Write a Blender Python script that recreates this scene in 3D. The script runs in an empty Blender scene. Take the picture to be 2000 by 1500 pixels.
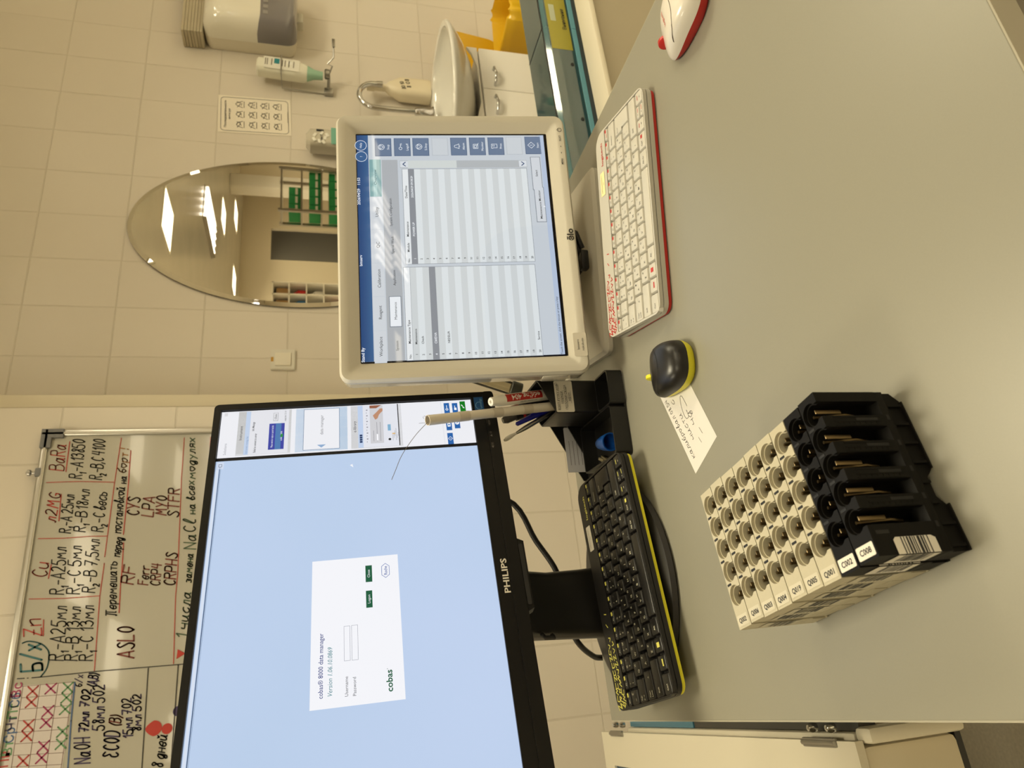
import bpy, bmesh, math, random
from mathutils import Vector, Matrix, Euler
from mathutils.geometry import tessellate_polygon
random.seed(7)
PI = math.pi
R = math.radians
D = 0.80                      # height of the desk top above the floor
SC = bpy.context.scene
COL = SC.collection

# ------------------------------------------------------------------ camera
F = 1420.0
def nrm(v): return Vector(v).normalized()
Yc = nrm((93-750, 607-1000, F)); Xc = nrm((4063-750, 613-1000, F))
Xc = (Xc - Yc*Xc.dot(Yc)).normalized(); Zc = Xc.cross(Yc)
RW = Matrix((Xc, Yc, Zc))      # (right, down, forward) -> world
CAM = Vector((0, 0, D+.41))
cam_d = bpy.data.cameras.new('camera'); cam = bpy.data.objects.new('camera', cam_d); COL.objects.link(cam)
dn, rt, fw = RW @ Vector((0,1,0)), RW @ Vector((1,0,0)), RW @ Vector((0,0,1))
cam.matrix_world = Matrix.Translation(CAM) @ Matrix((dn, rt, -fw)).transposed().to_4x4()   # phone held on its side
cam_d.sensor_width = 36; cam_d.lens = F*36/2000; cam_d.clip_start = .02
cam_d.dof.use_dof = True; cam_d.dof.focus_distance = .78; cam_d.dof.aperture_fstop = 13
SC.camera = cam
def ray(x, y): return RW @ Vector(((750-y)/F, (x-1000)/F, 1))
def atY(x, y, Y):
    r = ray(x, y); return CAM + r*(Y/r.y)
def atZ(x, y, z):
    r = ray(x, y); return CAM + r*((D+z-CAM.z)/r.z)
def loc(M, x, y):              # pixel -> (x, z) on the y=0 plane of a posed panel
    r = ray(x, y); n = M.to_3x3() @ Vector((0,1,0)); o = M.translation
    P = CAM + r*(n.dot(o-CAM)/n.dot(r)); q = M.inverted() @ P
    return q.x, q.z

# ------------------------------------------------------------------ materials
def lin(c): return tuple(((v/255)/12.92 if v/255 <= .04045 else ((v/255+.055)/1.055)**2.4) for v in c)
MATS = {}
def mat(name, c, rough=.5, metal=0, em=None, es=1, spec=.5, noise=0, nscale=300, bump=0, coat=0, alpha=1):
    if name in MATS: return MATS[name]
    m = bpy.data.materials.new(name); m.use_nodes = True
    nt = m.node_tree; b = nt.nodes['Principled BSDF']
    b.inputs['Base Color'].default_value = (*lin(c), 1)
    b.inputs['Roughness'].default_value = rough; b.inputs['Metallic'].default_value = metal
    b.inputs['Specular IOR Level'].default_value = spec; b.inputs['Coat Weight'].default_value = coat
    b.inputs['Alpha'].default_value = alpha
    if em is not None:
        b.inputs['Emission Color'].default_value = (*lin(em), 1); b.inputs['Emission Strength'].default_value = es
    if noise or bump:
        tc = nt.nodes.new('ShaderNodeTexCoord'); n = nt.nodes.new('ShaderNodeTexNoise')
        n.inputs['Scale'].default_value = nscale; n.inputs['Detail'].default_value = 3
        nt.links.new(tc.outputs['Object'], n.inputs['Vector'])
        if noise:
            mx = nt.nodes.new('ShaderNodeMix'); mx.data_type = 'RGBA'
            mx.inputs[6].default_value = (*[v*(1-noise) for v in lin(c)], 1)
            mx.inputs[7].default_value = (*[min(1, v*(1+noise)) for v in lin(c)], 1)
            nt.links.new(n.outputs['Fac'], mx.inputs[0]); nt.links.new(mx.outputs[2], b.inputs['Base Color'])
        if bump:
            bp = nt.nodes.new('ShaderNodeBump'); bp.inputs['Strength'].default_value = bump; bp.inputs['Distance'].default_value = .0005
            nt.links.new(n.outputs['Fac'], bp.inputs['Height']); nt.links.new(bp.outputs['Normal'], b.inputs['Normal'])
    MATS[name] = m; return m
def screen(c, es=1.0, rough=.025, spec=.45):
    return mat('screen_%02x%02x%02x_%g' % (*c, rough), (0,0,0), rough, em=c, es=es, spec=spec)
def tiles(name, c, grout, x0, z0, w=.2, h=.3, gr=.0024):
    m = bpy.data.materials.new(name); m.use_nodes = True; nt = m.node_tree; b = nt.nodes['Principled BSDF']
    N = nt.nodes.new; L = nt.links.new
    tc = N('ShaderNodeTexCoord'); sp = N('ShaderNodeSeparateXYZ'); L(tc.outputs['Object'], sp.inputs[0])
    cb = N('ShaderNodeCombineXYZ')
    for i, (s, o) in enumerate((('X', x0), ('Z', z0))):
        a = N('ShaderNodeMath'); a.operation = 'SUBTRACT'; a.inputs[1].default_value = o
        L(sp.outputs[s], a.inputs[0]); L(a.outputs[0], cb.inputs[i])
    br = N('ShaderNodeTexBrick'); L(cb.outputs[0], br.inputs['Vector'])
    br.offset = 0; br.squash = 1
    br.inputs['Scale'].default_value = 1; br.inputs['Brick Width'].default_value = w; br.inputs['Row Height'].default_value = h
    br.inputs['Mortar Size'].default_value = gr; br.inputs['Mortar Smooth'].default_value = .3
    c2 = tuple(max(0, v-4) for v in c)
    br.inputs['Color1'].default_value = (*lin(c), 1); br.inputs['Color2'].default_value = (*lin(c2), 1); br.inputs['Mortar'].default_value = (*lin(grout), 1)
    L(br.outputs['Color'], b.inputs['Base Color'])
    bp = N('ShaderNodeBump'); bp.invert = True; bp.inputs['Strength'].default_value = 1; bp.inputs['Distance'].default_value = .0016
    L(br.outputs['Fac'], bp.inputs['Height']); L(bp.outputs['Normal'], b.inputs['Normal'])
    b.inputs['Roughness'].default_value = .32
    return m
def thin_glass(name, tint, refl=.12, rough=.03, haze=None):
    m = bpy.data.materials.new(name); m.use_nodes = True; nt = m.node_tree; nt.nodes.clear()
    N = nt.nodes.new; L = nt.links.new
    o = N('ShaderNodeOutputMaterial'); mx = N('ShaderNodeMixShader'); t = N('ShaderNodeBsdfTransparent'); g = N('ShaderNodeBsdfGlossy')
    fr = N('ShaderNodeFresnel'); fr.inputs[0].default_value = 1.45
    t.inputs[0].default_value = (*lin(tint), 1); g.inputs['Roughness'].default_value = rough
    a = N('ShaderNodeMath'); a.operation = 'ADD'; a.inputs[1].default_value = refl; L(fr.outputs[0], a.inputs[0]); L(a.outputs[0], mx.inputs[0])
    src = t.outputs[0]
    if haze:
        df = N('ShaderNodeBsdfDiffuse'); df.inputs[0].default_value = (*lin(haze[0]), 1); m2 = N('ShaderNodeMixShader'); m2.inputs[0].default_value = haze[1]
        L(t.outputs[0], m2.inputs[1]); L(df.outputs[0], m2.inputs[2]); src = m2.outputs[0]
    L(src, mx.inputs[1]); L(g.outputs[0], mx.inputs[2]); L(mx.outputs[0], o.inputs[0])
    return m

# ------------------------------------------------------------------ mesh builder
TXT = {}
def text_geo(s, font_offset=0):
    k = (s, font_offset)
    if k in TXT: return TXT[k]
    c = bpy.data.curves.new('t', 'FONT'); c.body = s; c.size = 1; c.resolution_u = 2; c.offset = font_offset
    o = bpy.data.objects.new('t', c); COL.objects.link(o); bpy.context.view_layer.update()
    me = bpy.data.meshes.new_from_object(o.evaluated_get(bpy.context.evaluated_depsgraph_get()))
    vs = [v.co.xy.to_tuple() for v in me.vertices]; fs = [tuple(p.vertices) for p in me.polygons]
    bpy.data.objects.remove(o); bpy.data.curves.remove(c); bpy.data.meshes.remove(me)
    w = max((v[0] for v in vs), default=1); x0 = min((v[0] for v in vs), default=0)
    TXT[k] = (vs, fs, x0, w); return TXT[k]
I4 = Matrix.Identity(4)
def T(x=0, y=0, z=0): return Matrix.Translation((x, y, z))
def RX(a): return Matrix.Rotation(a, 4, 'X')
def RY(a): return Matrix.Rotation(a, 4, 'Y')
def RZ(a): return Matrix.Rotation(a, 4, 'Z')
XZ = Matrix(((1,0,0,0),(0,0,-1,0),(0,1,0,0),(0,0,0,1)))       # draws a flat (x, y) figure on the x-z plane facing -y
def rrect(w, h, r, cx=0, cy=0, n=5, rr=None):
    rs = rr or (r, r, r, r); out = []
    for (sx, sy, a0), q in zip(((1,1,0), (-1,1,90), (-1,-1,180), (1,-1,270)), rs):
        q = max(q, 1e-5)
        for i in range(n+1):
            a = R(a0+90*i/n); out.append((cx+sx*(w/2-q)+q*math.cos(a), cy+sy*(h/2-q)+q*math.sin(a)))
    return out
def circ(r, n=24, cx=0, cy=0, a0=0, ry=None): return [(cx+r*math.cos(a0+2*PI*i/n), cy+(ry or r)*math.sin(a0+2*PI*i/n)) for i in range(n)]
class MB:
    def __init__(s, M=None): s.v = []; s.f = []; s.fm = []; s.mats = []; s.M = M or I4
    def add(s, vs, fs, m, M=None):
        if m not in s.mats: s.mats.append(m)
        k = s.mats.index(m); b = len(s.v); X = s.M @ M if M else s.M
        s.v += [X @ Vector(v) for v in vs]
        for f in fs:
            s.f.append(tuple(b+i for i in f)); s.fm.append(k)
    def box(s, c, d, m, M=None, bev=0, seg=2):
        bm = bmesh.new(); bmesh.ops.create_cube(bm, size=1); bmesh.ops.scale(bm, vec=d, verts=bm.verts)
        if bev: bmesh.ops.bevel(bm, geom=bm.edges[:], offset=min(bev, .49*min(d)), segments=seg, profile=.5, affect='EDGES')
        bmesh.ops.translate(bm, vec=c, verts=bm.verts); bm.verts.index_update()
        s.add([v.co.copy() for v in bm.verts], [tuple(v.index for v in f.verts) for f in bm.faces], m, M); bm.free()
    def b2(s, lo, hi, m, bev=0, M=None):
        s.box(tuple((a+b)/2 for a, b in zip(lo, hi)), tuple(abs(b-a) for a, b in zip(lo, hi)), m, M, bev)
    def loft(s, loops, m, c0=True, c1=True, M=None, close=True):
        n = len(loops[0]); vs = [p for l in loops for p in l]; fs = []
        for k in range(len(loops)-1):
            for i in range(n if close else n-1):
                j = (i+1) % n; fs.append((k*n+i, k*n+j, (k+1)*n+j, (k+1)*n+i))
        if c0: fs.append(tuple(range(n))[::-1])
        if c1: fs.append(tuple((len(loops)-1)*n+i for i in range(n)))
        s.add(vs, fs, m, M)
    def prism(s, outer, z0, z1, m, holes=(), M=None, top=True, bot=True, zf=None):
        loops = [outer]+list(holes); flat = [p for l in loops for p in l]; n = len(flat)
        tri = tessellate_polygon([[Vector((x, y, 0)) for x, y in l] for l in loops])
        zf = zf or (lambda x, y: z1)
        vs = [(x, y, z0) for x, y in flat]+[(x, y, zf(x, y)) for x, y in flat]; fs = []
        if bot: fs += [tuple(t) for t in tri]
        if top: fs += [tuple(n+i for i in t) for t in tri]
        b = 0
        for l in loops:
            k = len(l)
            for i in range(k): j = (i+1) % k; fs.append((b+i, b+j, n+b+j, n+b+i))
            b += k
        s.add(vs, fs, m, M)
    def flat(s, pts, m, M=None, holes=(), z=0):
        loops = [pts]+list(holes); fl = [p for l in loops for p in l]
        tri = tessellate_polygon([[Vector((x, y, 0)) for x, y in l] for l in loops])
        s.add([(x, y, z) for x, y in fl], [tuple(t) for t in tri], m, M)
    def rect(s, x0, y0, x1, y1, m, M=None, z=0): s.add([(x0,y0,z),(x1,y0,z),(x1,y1,z),(x0,y1,z)], [(0,1,2,3)], m, M)
    def frame(s, x0, y0, x1, y1, w, m, M=None, z=0):
        s.rect(x0,y0,x1,y0+w,m,M,z); s.rect(x0,y1-w,x1,y1,m,M,z); s.rect(x0,y0,x0+w,y1,m,M,z); s.rect(x1-w,y0,x1,y1,m,M,z)
    def tube(s, path, r, m, n=10, M=None, cap=True):
        P = [Vector(p) for p in path]; rs = r if isinstance(r, (list, tuple)) else [r]*len(P); loops = []
        t = (P[1]-P[0]).normalized(); u = t.orthogonal().normalized()
        for i, p in enumerate(P):
            a = P[min(i+1, len(P)-1)]-P[max(i-1, 0)]
            t = a.normalized(); u = (u-t*u.dot(t)).normalized(); w = t.cross(u)
            loops.append([tuple(p+(u*math.cos(2*PI*k/n)+w*math.sin(2*PI*k/n))*rs[i]) for k in range(n)])
        s.loft(loops, m, cap, cap, M)
    def lathe(s, prof, m, n=24, M=None, c0=True, c1=True):
        s.loft([[(r*math.cos(2*PI*i/n), r*math.sin(2*PI*i/n), z) for i in range(n)] for r, z in prof], m, c0, c1, M)
    def text(s, st, h, m, M=None, x=0, y=0, align='L', w=None, bold=0, sh=0, z=0):
        vs, fs, x0, x1 = text_geo(st, bold); k = h/.729; kx = k if w is None else w/max(x1-x0, 1e-6)
        ox = {'L': -x0*kx, 'C': -(x0+x1)/2*kx, 'R': -x1*kx}[align]
        s.add([(x+ox+a*kx+sh*b*k, y+b*k, z) for a, b in vs], fs, m, M)
    def stroke(s, pts, w, m, M=None, z=0, caps=True):
        for a, b in zip(pts, pts[1:]):
            dx, dy = b[0]-a[0], b[1]-a[1]; l = math.hypot(dx, dy)
            if l < 1e-9: continue
            ox, oy = -dy/l*w/2, dx/l*w/2
            s.add([(a[0]+ox,a[1]+oy,z),(a[0]-ox,a[1]-oy,z),(b[0]-ox,b[1]-oy,z),(b[0]+ox,b[1]+oy,z)], [(0,1,2,3)], m, M)
        if caps:
            for p in pts: s.add([(x, y, z) for x, y in circ(w/2, 8, *p)], [tuple(range(8))], m, M)
    def build(s, name, parent=None, smooth=38, fix=True, **kw):
        me = bpy.data.meshes.new(name); me.from_pydata([tuple(v) for v in s.v], [], s.f)
        for m in s.mats: me.materials.append(m)
        me.polygons.foreach_set('material_index', s.fm)
        if fix:
            bm = bmesh.new(); bm.from_mesh(me); bmesh.ops.recalc_face_normals(bm, faces=bm.faces[:]); bm.to_mesh(me); bm.free()
        if smooth:
            me.polygons.foreach_set('use_smooth', [True]*len(me.polygons)); me.set_sharp_from_angle(angle=R(smooth))
        me.update()
        o = bpy.data.objects.new(name, me); COL.objects.link(o)
        if parent: o.parent = parent
        for k, v in kw.items(): o[k] = v
        return o
def thing(name, label, cat, M=None, group=None):
    o = bpy.data.objects.new(name, None); COL.objects.link(o); o.empty_display_size = .02
    if M is not None: o.matrix_world = M
    o['label'] = label; o['category'] = cat
    if group: o['group'] = group
    return o
def tag(o, label, cat, group=None):
    o['label'] = label; o['category'] = cat
    if group: o['group'] = group
    return o
def struct(o): o['kind'] = 'structure'; return o
def copy_tree(o, parent=None):
    c = o.copy(); COL.objects.link(c); c.parent = parent
    for ch in list(o.children): copy_tree(ch, c)
    return c
def crom(pts, n=5):
    if len(pts) < 3: return pts
    P = [pts[0]]+list(pts)+[pts[-1]]; out = []
    for i in range(1, len(P)-2):
        for k in range(n):
            t = k/n; out.append(tuple(.5*(2*b+(c-a)*t+(2*a-5*b+4*c-d)*t*t+(3*b-a-3*c+d)*t**3) for a, b, c, d in zip(P[i-1], P[i], P[i+1], P[i+2])))
    return out+[tuple(pts[-1])]
# hand-drawn letters: strokes on a grid (x, y digits), base line y=2, cap line y=9; ~ marks a curved stroke
GL = {'A':'02 39 62;14 54','B':'02 09;~09 49 57 36 06;~06 46 64 42 02','C':'~58 39 17 14 32 53','D':'02 09;~09 39 57 54 32 02','E':'~58 29 18 36 15 13 32 53',
'F':'02 09 59;06 46','G':'~58 39 17 14 32 53;53 55 35','H':'02 09;52 59;05 55','L':'09 02 52','M':'02 19 35 59 62','N':'02 09 52 59','O':'~32 14 17 39 57 54 32',
'P':'02 09;~09 49 57 45 05','R':'02 09;~09 49 57 46 06;26 52','S':'~58 39 18 36 54 42 22 03','T':'09 69;39 32','Y':'09 35 59;35 22','X':'02 59;09 52','Z':'09 59 02 52;15 45',
'a':'~45 26 04 12 33 46;46 42 52','e':'~04 44 46 26 04 12 32 43','r':'02 06;~05 26 46','u':'~06 03 22 43;46 42','n':'02 06;~05 26 46 42','l':'~13 48 39 14 22 42',
'0':'~32 14 17 39 57 54 32','1':'17 39 32','2':'~08 29 48 46 24 02;02 52','3':'~08 29 48 36 26;~26 46 54 32 03','4':'19 05 55;49 42','5':'59 19 06;~06 36 54 42 12 03','7':'09 59 22;15 45','8':'~36 18 29 48 36 14 22 43 36',
'м':'02 16 34 56 62','л':'~02 12 26;26 46 42','в':'~04 38 29 13 22 43 35 15','с':'~46 26 04 12 32 43','ь':'06 02;~02 32 44 15','П':'~02 12 29;09 69;49 42 52','е':'~04 44 46 26 04 12 32 43',
'р':'00 06;~05 26 46 44 22 03','т':'06 46;26 22','и':'~06 03 12 33 46;46 42 52','й':'~06 03 12 33 46;46 42 52;~18 27 38','п':'02 06;~05 36 46;46 42','о':'~22 04 06 26 46 44 22','д':'~46 26 04 12 33 46;~46 41 20 11 42',
'а':'~45 26 04 12 33 46;46 42 52','н':'02 06;46 42;04 44','к':'02 06;46 04 42','б':'~22 04 15 35 44 22;~04 17 38 49','!':'39 35;33 32','ч':'~06 04 44;46 42','з':'~06 26 45 24 43 22 02','х':'02 46;06 42','x':'02 46;06 42',
'у':'06 24;46 10','я':'46 42;~46 16 14 44;24 02','ш':'06 02 62 66;36 32','Б':'02 09 59;~05 45 53 42 02','/':'02 59','(':'~39 16 14 31',')':'~09 26 24 01','-':'05 45',',':'13 01','.':'12 13','ж':'06 62;66 02;36 32','i':'06 02','г':'~06 26 36;16 12'}
def writing(mb, st, p0, p1, h, w, m, M, sh=.12, z=0):
    glyphs = []; x = 0
    for ch in st:
        if ch == ' ': x += 3; continue
        k, dy = 1, 0
        if ch in '₁₂': ch = '12'['₁₂'.index(ch)]; k, dy = .5, -2.2
        mx = 0
        for g in GL[ch].split(';'):
            cv = g[0] == '~'; pts = [(int(q[0]), int(q[1])-2) for q in g.lstrip('~').split()]
            pts = crom(pts) if cv else pts
            mx = max(mx, max(q[0] for q in pts))
            glyphs.append([(x+q[0]*k, dy+q[1]*k) for q in pts])
        x += mx*k+2
    W = x-2; dx, dy = p1[0]-p0[0], p1[1]-p0[1]; L = math.hypot(dx, dy); c, s_ = dx/L, dy/L; sx, sy = L/W, h/7
    for g in glyphs:
        pts = []
        for a, b in g:
            X, Y = a*sx+sh*b*sy, b*sy; pts.append((p0[0]+X*c-Y*s_, p0[1]+X*s_+Y*c))
        mb.stroke(pts, w, m, M, z)

# ------------------------------------------------------------------ shared materials
WHITE = mat('white_paint', (240,236,226), .4)
CREAM = mat('cream_plastic', (205,198,180), .42, noise=.03, nscale=900, bump=.08)
LAMIN = mat('desk_laminate', (133,130,117), .42, noise=.035, nscale=700, bump=.05)
EDGE = mat('desk_edge', (158,152,135), .5)
BLACK = mat('black_plastic', (20,19,19), .38)
BLACKM = mat('black_matt', (15,14,14), .6)
DGREY = mat('dark_grey', (42,41,41), .5)
INKB = mat('black_ink', (22,22,26), .5)
PAPER = mat('paper', (204,200,194), .7)
CHROME = mat('chrome', (205,205,205), .12, 1)
STEEL = mat('steel', (165,163,158), .28, 1)
ALU = mat('aluminium', (200,198,192), .3, 1)
PORC = mat('porcelain', (226,224,216), .14, coat=.4)
WPLA = mat('white_plastic', (222,218,206), .3)
KWHT = mat('keyboard_white', (182,178,168), .42)
RED = mat('red_plastic', (176,34,28), .4)
YEL = mat('yellow_green_plastic', (214,206,38), .42)
STICK = mat('sticker', (206,200,186), .6)

# ------------------------------------------------------------------ the room
YB, YP, H = 2.57, 2.18, 2.90
TC, TG = (222,214,201), (215,207,192)
TB = tiles('tile_back', TC, TG, 1.65, D+.797); TP = tiles('tile_left', TC, TG, .127, D+.796)
PLAIN = mat('wall_paint', (216,206,184), .6)
FLOOR = mat('floor_vinyl', (205,197,178), .5, noise=.2, nscale=170, bump=1)
CEIL = mat('ceiling_gloss', (196,190,178), .22, noise=.1, nscale=2.2)
X0, X1, Y0 = -4.2, 12.5, -11.0
b = MB(); b.b2((X0-.1, YB, -.05), (X1+.1, YB+.1, H+.05), TB); struct(b.build('wall_back'))
b = MB(); b.b2((X0, YP, 0), (.897, YB, H), TP); struct(b.build('wall_left'))
b = MB(); b.b2((.897, YP-.004, 0), (.936, YB, H), mat('corner_profile', (206,196,172), .4), .004); struct(b.build('trim_1'))
b = MB(); b.b2((X0-.1, Y0-2.2, -.1), (X1+.1, YB+.1, 0), FLOOR); struct(b.build('floor'))
b = MB(); b.b2((X0-.1, Y0-2.2, H), (X1+.1, YB+.1, H+.1), CEIL); struct(b.build('ceiling'))
b = MB(); b.b2((X0-.1, Y0, 0), (X0, YB, H), PLAIN); struct(b.build('wall_side'))
b = MB(); b.b2((X1, Y0, 0), (X1+.1, YB, H), PLAIN); struct(b.build('wall_right'))
def mirrored(x, y, Yt):         # where the view off the wall mirror lands on a plane behind the camera
    r = ray(x, y); t = (2*(YB-.02)-Yt)/r.y; return Vector((r.x*t, Yt, CAM.z+r.z*t))
p0, p1 = mirrored(528, 507, Y0), mirrored(528, 445, Y0)
b = MB()
b.b2((X0, Y0-.1, 0), (p0.x, Y0, H), PLAIN); b.b2((p1.x, Y0-.1, 0), (X1, Y0, H), PLAIN); b.b2((p0.x, Y0-.1, p0.z), (p1.x, Y0, H), PLAIN)
b.b2((p0.x-1, Y0-2.2, 0), (p1.x+2, Y0-2.1, H), mat('next_room_wall', (150,146,138), .6)); struct(b.build('wall_front'))

# ceiling light fixtures
LW = mat('light_diffuser', (255,255,255), .5, em=(255,240,208), es=6)
LT = mat('light_tube', (255,255,255), .5, em=(255,243,224), es=9)
def light_panel(name):
    t = thing(name, 'square flush ceiling light with a plain glowing diffuser', 'ceiling light', T(0, 0, H), 'square ceiling lights')
    b = MB(); b.prism(rrect(.6, .6, .005), -.012, -.001, WHITE, [rrect(.56, .56, .005)]); b.build('frame', t)
    b = MB(); b.b2((-.28, -.28, -.008), (.28, .28, -.002), LW); b.build('diffuser', t); return t
def louvre(name):
    t = thing(name, 'louvred ceiling light with four glowing tubes', 'ceiling light', T(0, 0, H), 'louvred ceiling lights')
    b = MB(); b.b2((-.32, -.62, -.01), (.32, .62, -.002), ALU)
    for i in range(5): b.b2((-.3+.15*i-.004, -.6, -.06), (-.3+.15*i+.004, .6, -.01), ALU)
    b.build('reflector', t)
    for i in range(4):
        b = MB(); b.tube([(-.225+.15*i, -.57, -.035), (-.225+.15*i, .57, -.035)], .02, LT, 8); b.build('lamp_tube', t)
    return t
LAMP = 16.8
spots = [(2.35,.5),(3.9,.3),(3.1,-.5),(6.2,.8),(.1,.8),(-2.0,.8),(-.9,-1.5),(1.25,-1.9),(3.3,-1.4),(5.6,-1.2),(.72,-3.15),(2.65,-3.25),(5.72,-2.85),(8.2,-2.2),(3.2,-5.6),(9.6,-4.6),(0,-6.5),(7.5,-9.6),(9.3,-7.6),(-2.6,-3.8),(6.2,-6.6),(5.2,-8.6),(10.8,-9.6),(11.2,-6.6),(9.2,-9.9),(2.4,-9.6),(4.2,-4.2),((p0.x+p1.x)/2+.2,Y0-1.0)]  # panels reflected in mirror and whiteboard, plus extra ones added to brighten the room
first = None
for x, y in spots:
    o = light_panel('ceiling_light') if first is None else copy_tree(first)
    first = first or o; o.location = (x, y, H)
    ld = bpy.data.lights.new('panel_lamp', 'AREA'); ld.shape = 'SQUARE'; ld.size = .56; ld.energy = LAMP; ld.color = (1, .9, .63); ld.spread = R(132)
    lo_ = bpy.data.objects.new('panel_lamp', ld); COL.objects.link(lo_); lo_.location = (x, y, H-.016)
first = None
for x, y in ((4.45,-8.7),(3.75,-8.7),(4.1,-10.2),(7.9,-5.9),(1.5,-8.2)):
    o = louvre('louvre_light') if first is None else copy_tree(first)
    first = first or o; o.location = (x, y, H)
w = bpy.data.worlds.new('w'); SC.world = w; w.use_nodes = True
w.node_tree.nodes['Background'].inputs[0].default_value = (.9,.75,.5,1); w.node_tree.nodes['Background'].inputs[1].default_value = .1

# things behind the camera that the mirror shows
GREEN = mat('green_box', (26,132,70), .5)
a, c = mirrored(545, 408, -5.6), mirrored(545, 326, -5.6)
t = thing('storage_shelf', 'grey metal shelf rack holding green boxes, seen in the oval mirror', 'shelf', T(a.x, -5.6, 0))
wS, hS = c.x-a.x, c.z
b = MB()
for x in (0, wS):
    for y in (0, -.4): b.b2((x-.025, y-.02, 0), (x+.025, y+.02, hS), ALU)
b.build('post', t)
lev = [hS-.03-.34*i for i in range(6) if hS-.34*i > .2]
for z in lev:
    b = MB(); b.b2((-.02, -.42, z-.03), (wS+.02, .01, z), ALU); b.build('shelf_board', t)
ft = None
for i, z in enumerate(lev[1:4]):
    for j in range(5):
        if i == 0 and j > 2: continue
        if ft is None:
            b = MB(); b.box((0, 0, .1), (wS/5.2, .3, .2), GREEN, bev=.006); b.b2((-wS/13, .15, .05), (wS/13, .152, .09), STICK)
            ft = o = tag(b.build('storage_box'), 'green storage box on the grey shelf rack seen in the mirror', 'box', 'green boxes on the shelf rack')
        else: o = ft.copy(); COL.objects.link(o)
        o.location = (a.x+wS*(.1+.2*j)+.001, -5.8, z+.001)
a, c = mirrored(530, 597, -5.0), mirrored(530, 549, -5.0)
t = thing('open_cabinet', 'white open-fronted cabinet of small supplies, seen in the oval mirror', 'cabinet', T(a.x, -5, 0))
wC, hC = c.x-a.x, a.z
b = MB(); b.b2((0, -.4, 0), (.02, 0, hC), WHITE); b.b2((wC-.02, -.4, 0), (wC, 0, hC), WHITE); b.b2((0, -.42, 0), (wC, -.4, hC), WHITE); b.b2((0, -.4, hC-.02), (wC, 0, hC), WHITE)
b.b2((wC/2-.01, -.4, 0), (wC/2+.01, 0, hC), WHITE); b.build('carcass', t)
for i in range(1, 6):
    b = MB(); b.b2((.02, -.4, hC-.26*i), (wC-.02, 0, hC-.26*i+.018), WHITE); b.build('shelf_board', t)
for i, (fx, lv, cl, nm) in enumerate(((.25,1,(165,130,84),'cardboard'),(.75,1,(170,136,88),'cardboard'),(.72,2,(190,30,28),'red'),(.28,2,(40,110,160),'blue'),(.25,4,(196,44,34),'scarlet'),(.7,3,(228,226,220),'white'))):
    b = MB(); b.lathe([(.05,0),(.055,.02),(.055,.12),(.03,.15),(.02,.16),(.02,.18)] if i > 1 else [(.07,0),(.072,.01),(.072,.17),(.07,.18)], mat('item_%s' % nm, cl, .5), 14)
    o = tag(b.build('supply_jar'), '%s container on the open cabinet, shelf %s from top, seen in mirror' % (nm, ('','first','second','third','fourth')[lv]) + (', left one' if fx < .5 else ', right one') * (i < 2), 'jar')
    o.location = (a.x+wC*fx, -5.15, hC-.26*lv+.019)
a = mirrored(560, 350, -7.4)
b = MB(); b.b2((-.16, -.16, 0), (.16, .16, H-.001), WHITE, .01); o = struct(b.build('trim_2')); o.location = (a.x+.6, -8.4, 0)

# whiteboard on the tiled wall
WB = T(0, YP-.012, D)
t = thing('whiteboard', 'magnetic whiteboard covered in handwritten reagent notes on the tiled wall', 'whiteboard', WB)
wx0, wx1, wz0, wz1 = -.69, .82, .20, 1.131
b = MB(); b.b2((wx0, -.006, wz0), (wx1, .011, wz1), mat('enamel', (180,177,166), .1, coat=.6)); b.build('board', t)
b = MB()
for (lo, hi) in (((wx0, -.012, wz1-.017), (wx1, .0115, wz1)), ((wx0, -.012, wz0), (wx1, .0115, wz0+.017)), ((wx0, -.012, wz0), (wx0+.017, .0115, wz1)), ((wx1-.017, -.012, wz0), (wx1, .0115, wz1))): b.b2(lo, hi, ALU, .003)
b.b2((wx0, -.015, wz1-.014), (wx1, -.01, wz1-.008), ALU); b.b2((wx1-.014, -.015, wz0), (wx1-.008, -.01, wz1), ALU); b.build('frame', t)
for x, z in ((wx1, wz1), (wx0, wz1), (wx1, wz0), (wx0, wz0)):
    sx = 1 if x > 0 else -1; sz = 1 if z > .6 else -1; L_ = .055
    pts = [(0, 0), (L_, 0), (L_, .026), (.026, .026), (.026, L_), (0, L_)]
    b = MB(); b.prism([(x+.002*sx-sx*p[0], z+.002*sz-sz*p[1]) for p in pts], -.001, .015, mat('corner_grey', (118,118,120), .5), M=XZ); b.build('corner_cap', t)
b = MB(T(.697, -.004, wz1)); b.b2((-.012, -.012, -.012), (.012, .004, .004), mat('corner_grey', (118,118,120), .5), .003); b.tube([(0,-.004,.002),(0,-.004,.014)], .004, CHROME); b.lathe([(.004,0),(.009,.004),(.009,.01),(.004,.014)], CHROME, 14, T(0,-.004,.012)); b.build('hanging_clip', t)
def A(a, c): p = atY(a/4, 760+c/4, YP-.019); return p.x, p.z-D
def B(a, c): p = atY(a/4, 1125+c/4, YP-.019); return p.x, p.z-D
def ink(n, c): return mat('ink_'+n, c, .45)
RD, BK, BR, GN, PU, TL, OR, MG, BL, LG = ink('red',(176,52,44)), ink('black',(34,32,32)), ink('brown',(120,58,50)), ink('green',(70,92,70)), ink('purple',(58,46,84)), ink('teal',(38,98,104)), ink('ochre',(168,112,60)), ink('magenta',(158,38,92)), ink('blue',(60,92,140)), ink('leaf',(92,142,96))
k = .00039                       # metres per crop pixel at the board
wr = MB(); ZW = .0072; MX = XZ
def W(st, p0, p1, h, m=BK, w=6.5, sh=.2): writing(wr, st, p0, p1, h*k*.9, w*k*1.15, m, MX, sh, ZW)
def LN(m, w, *pts): wr.stroke(list(pts), w*k, m, MX, ZW)
W('BaRa', A(497,638), A(515,437), 100, RD, 6); LN(RD, 6, A(515,645), A(545,410))
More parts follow.
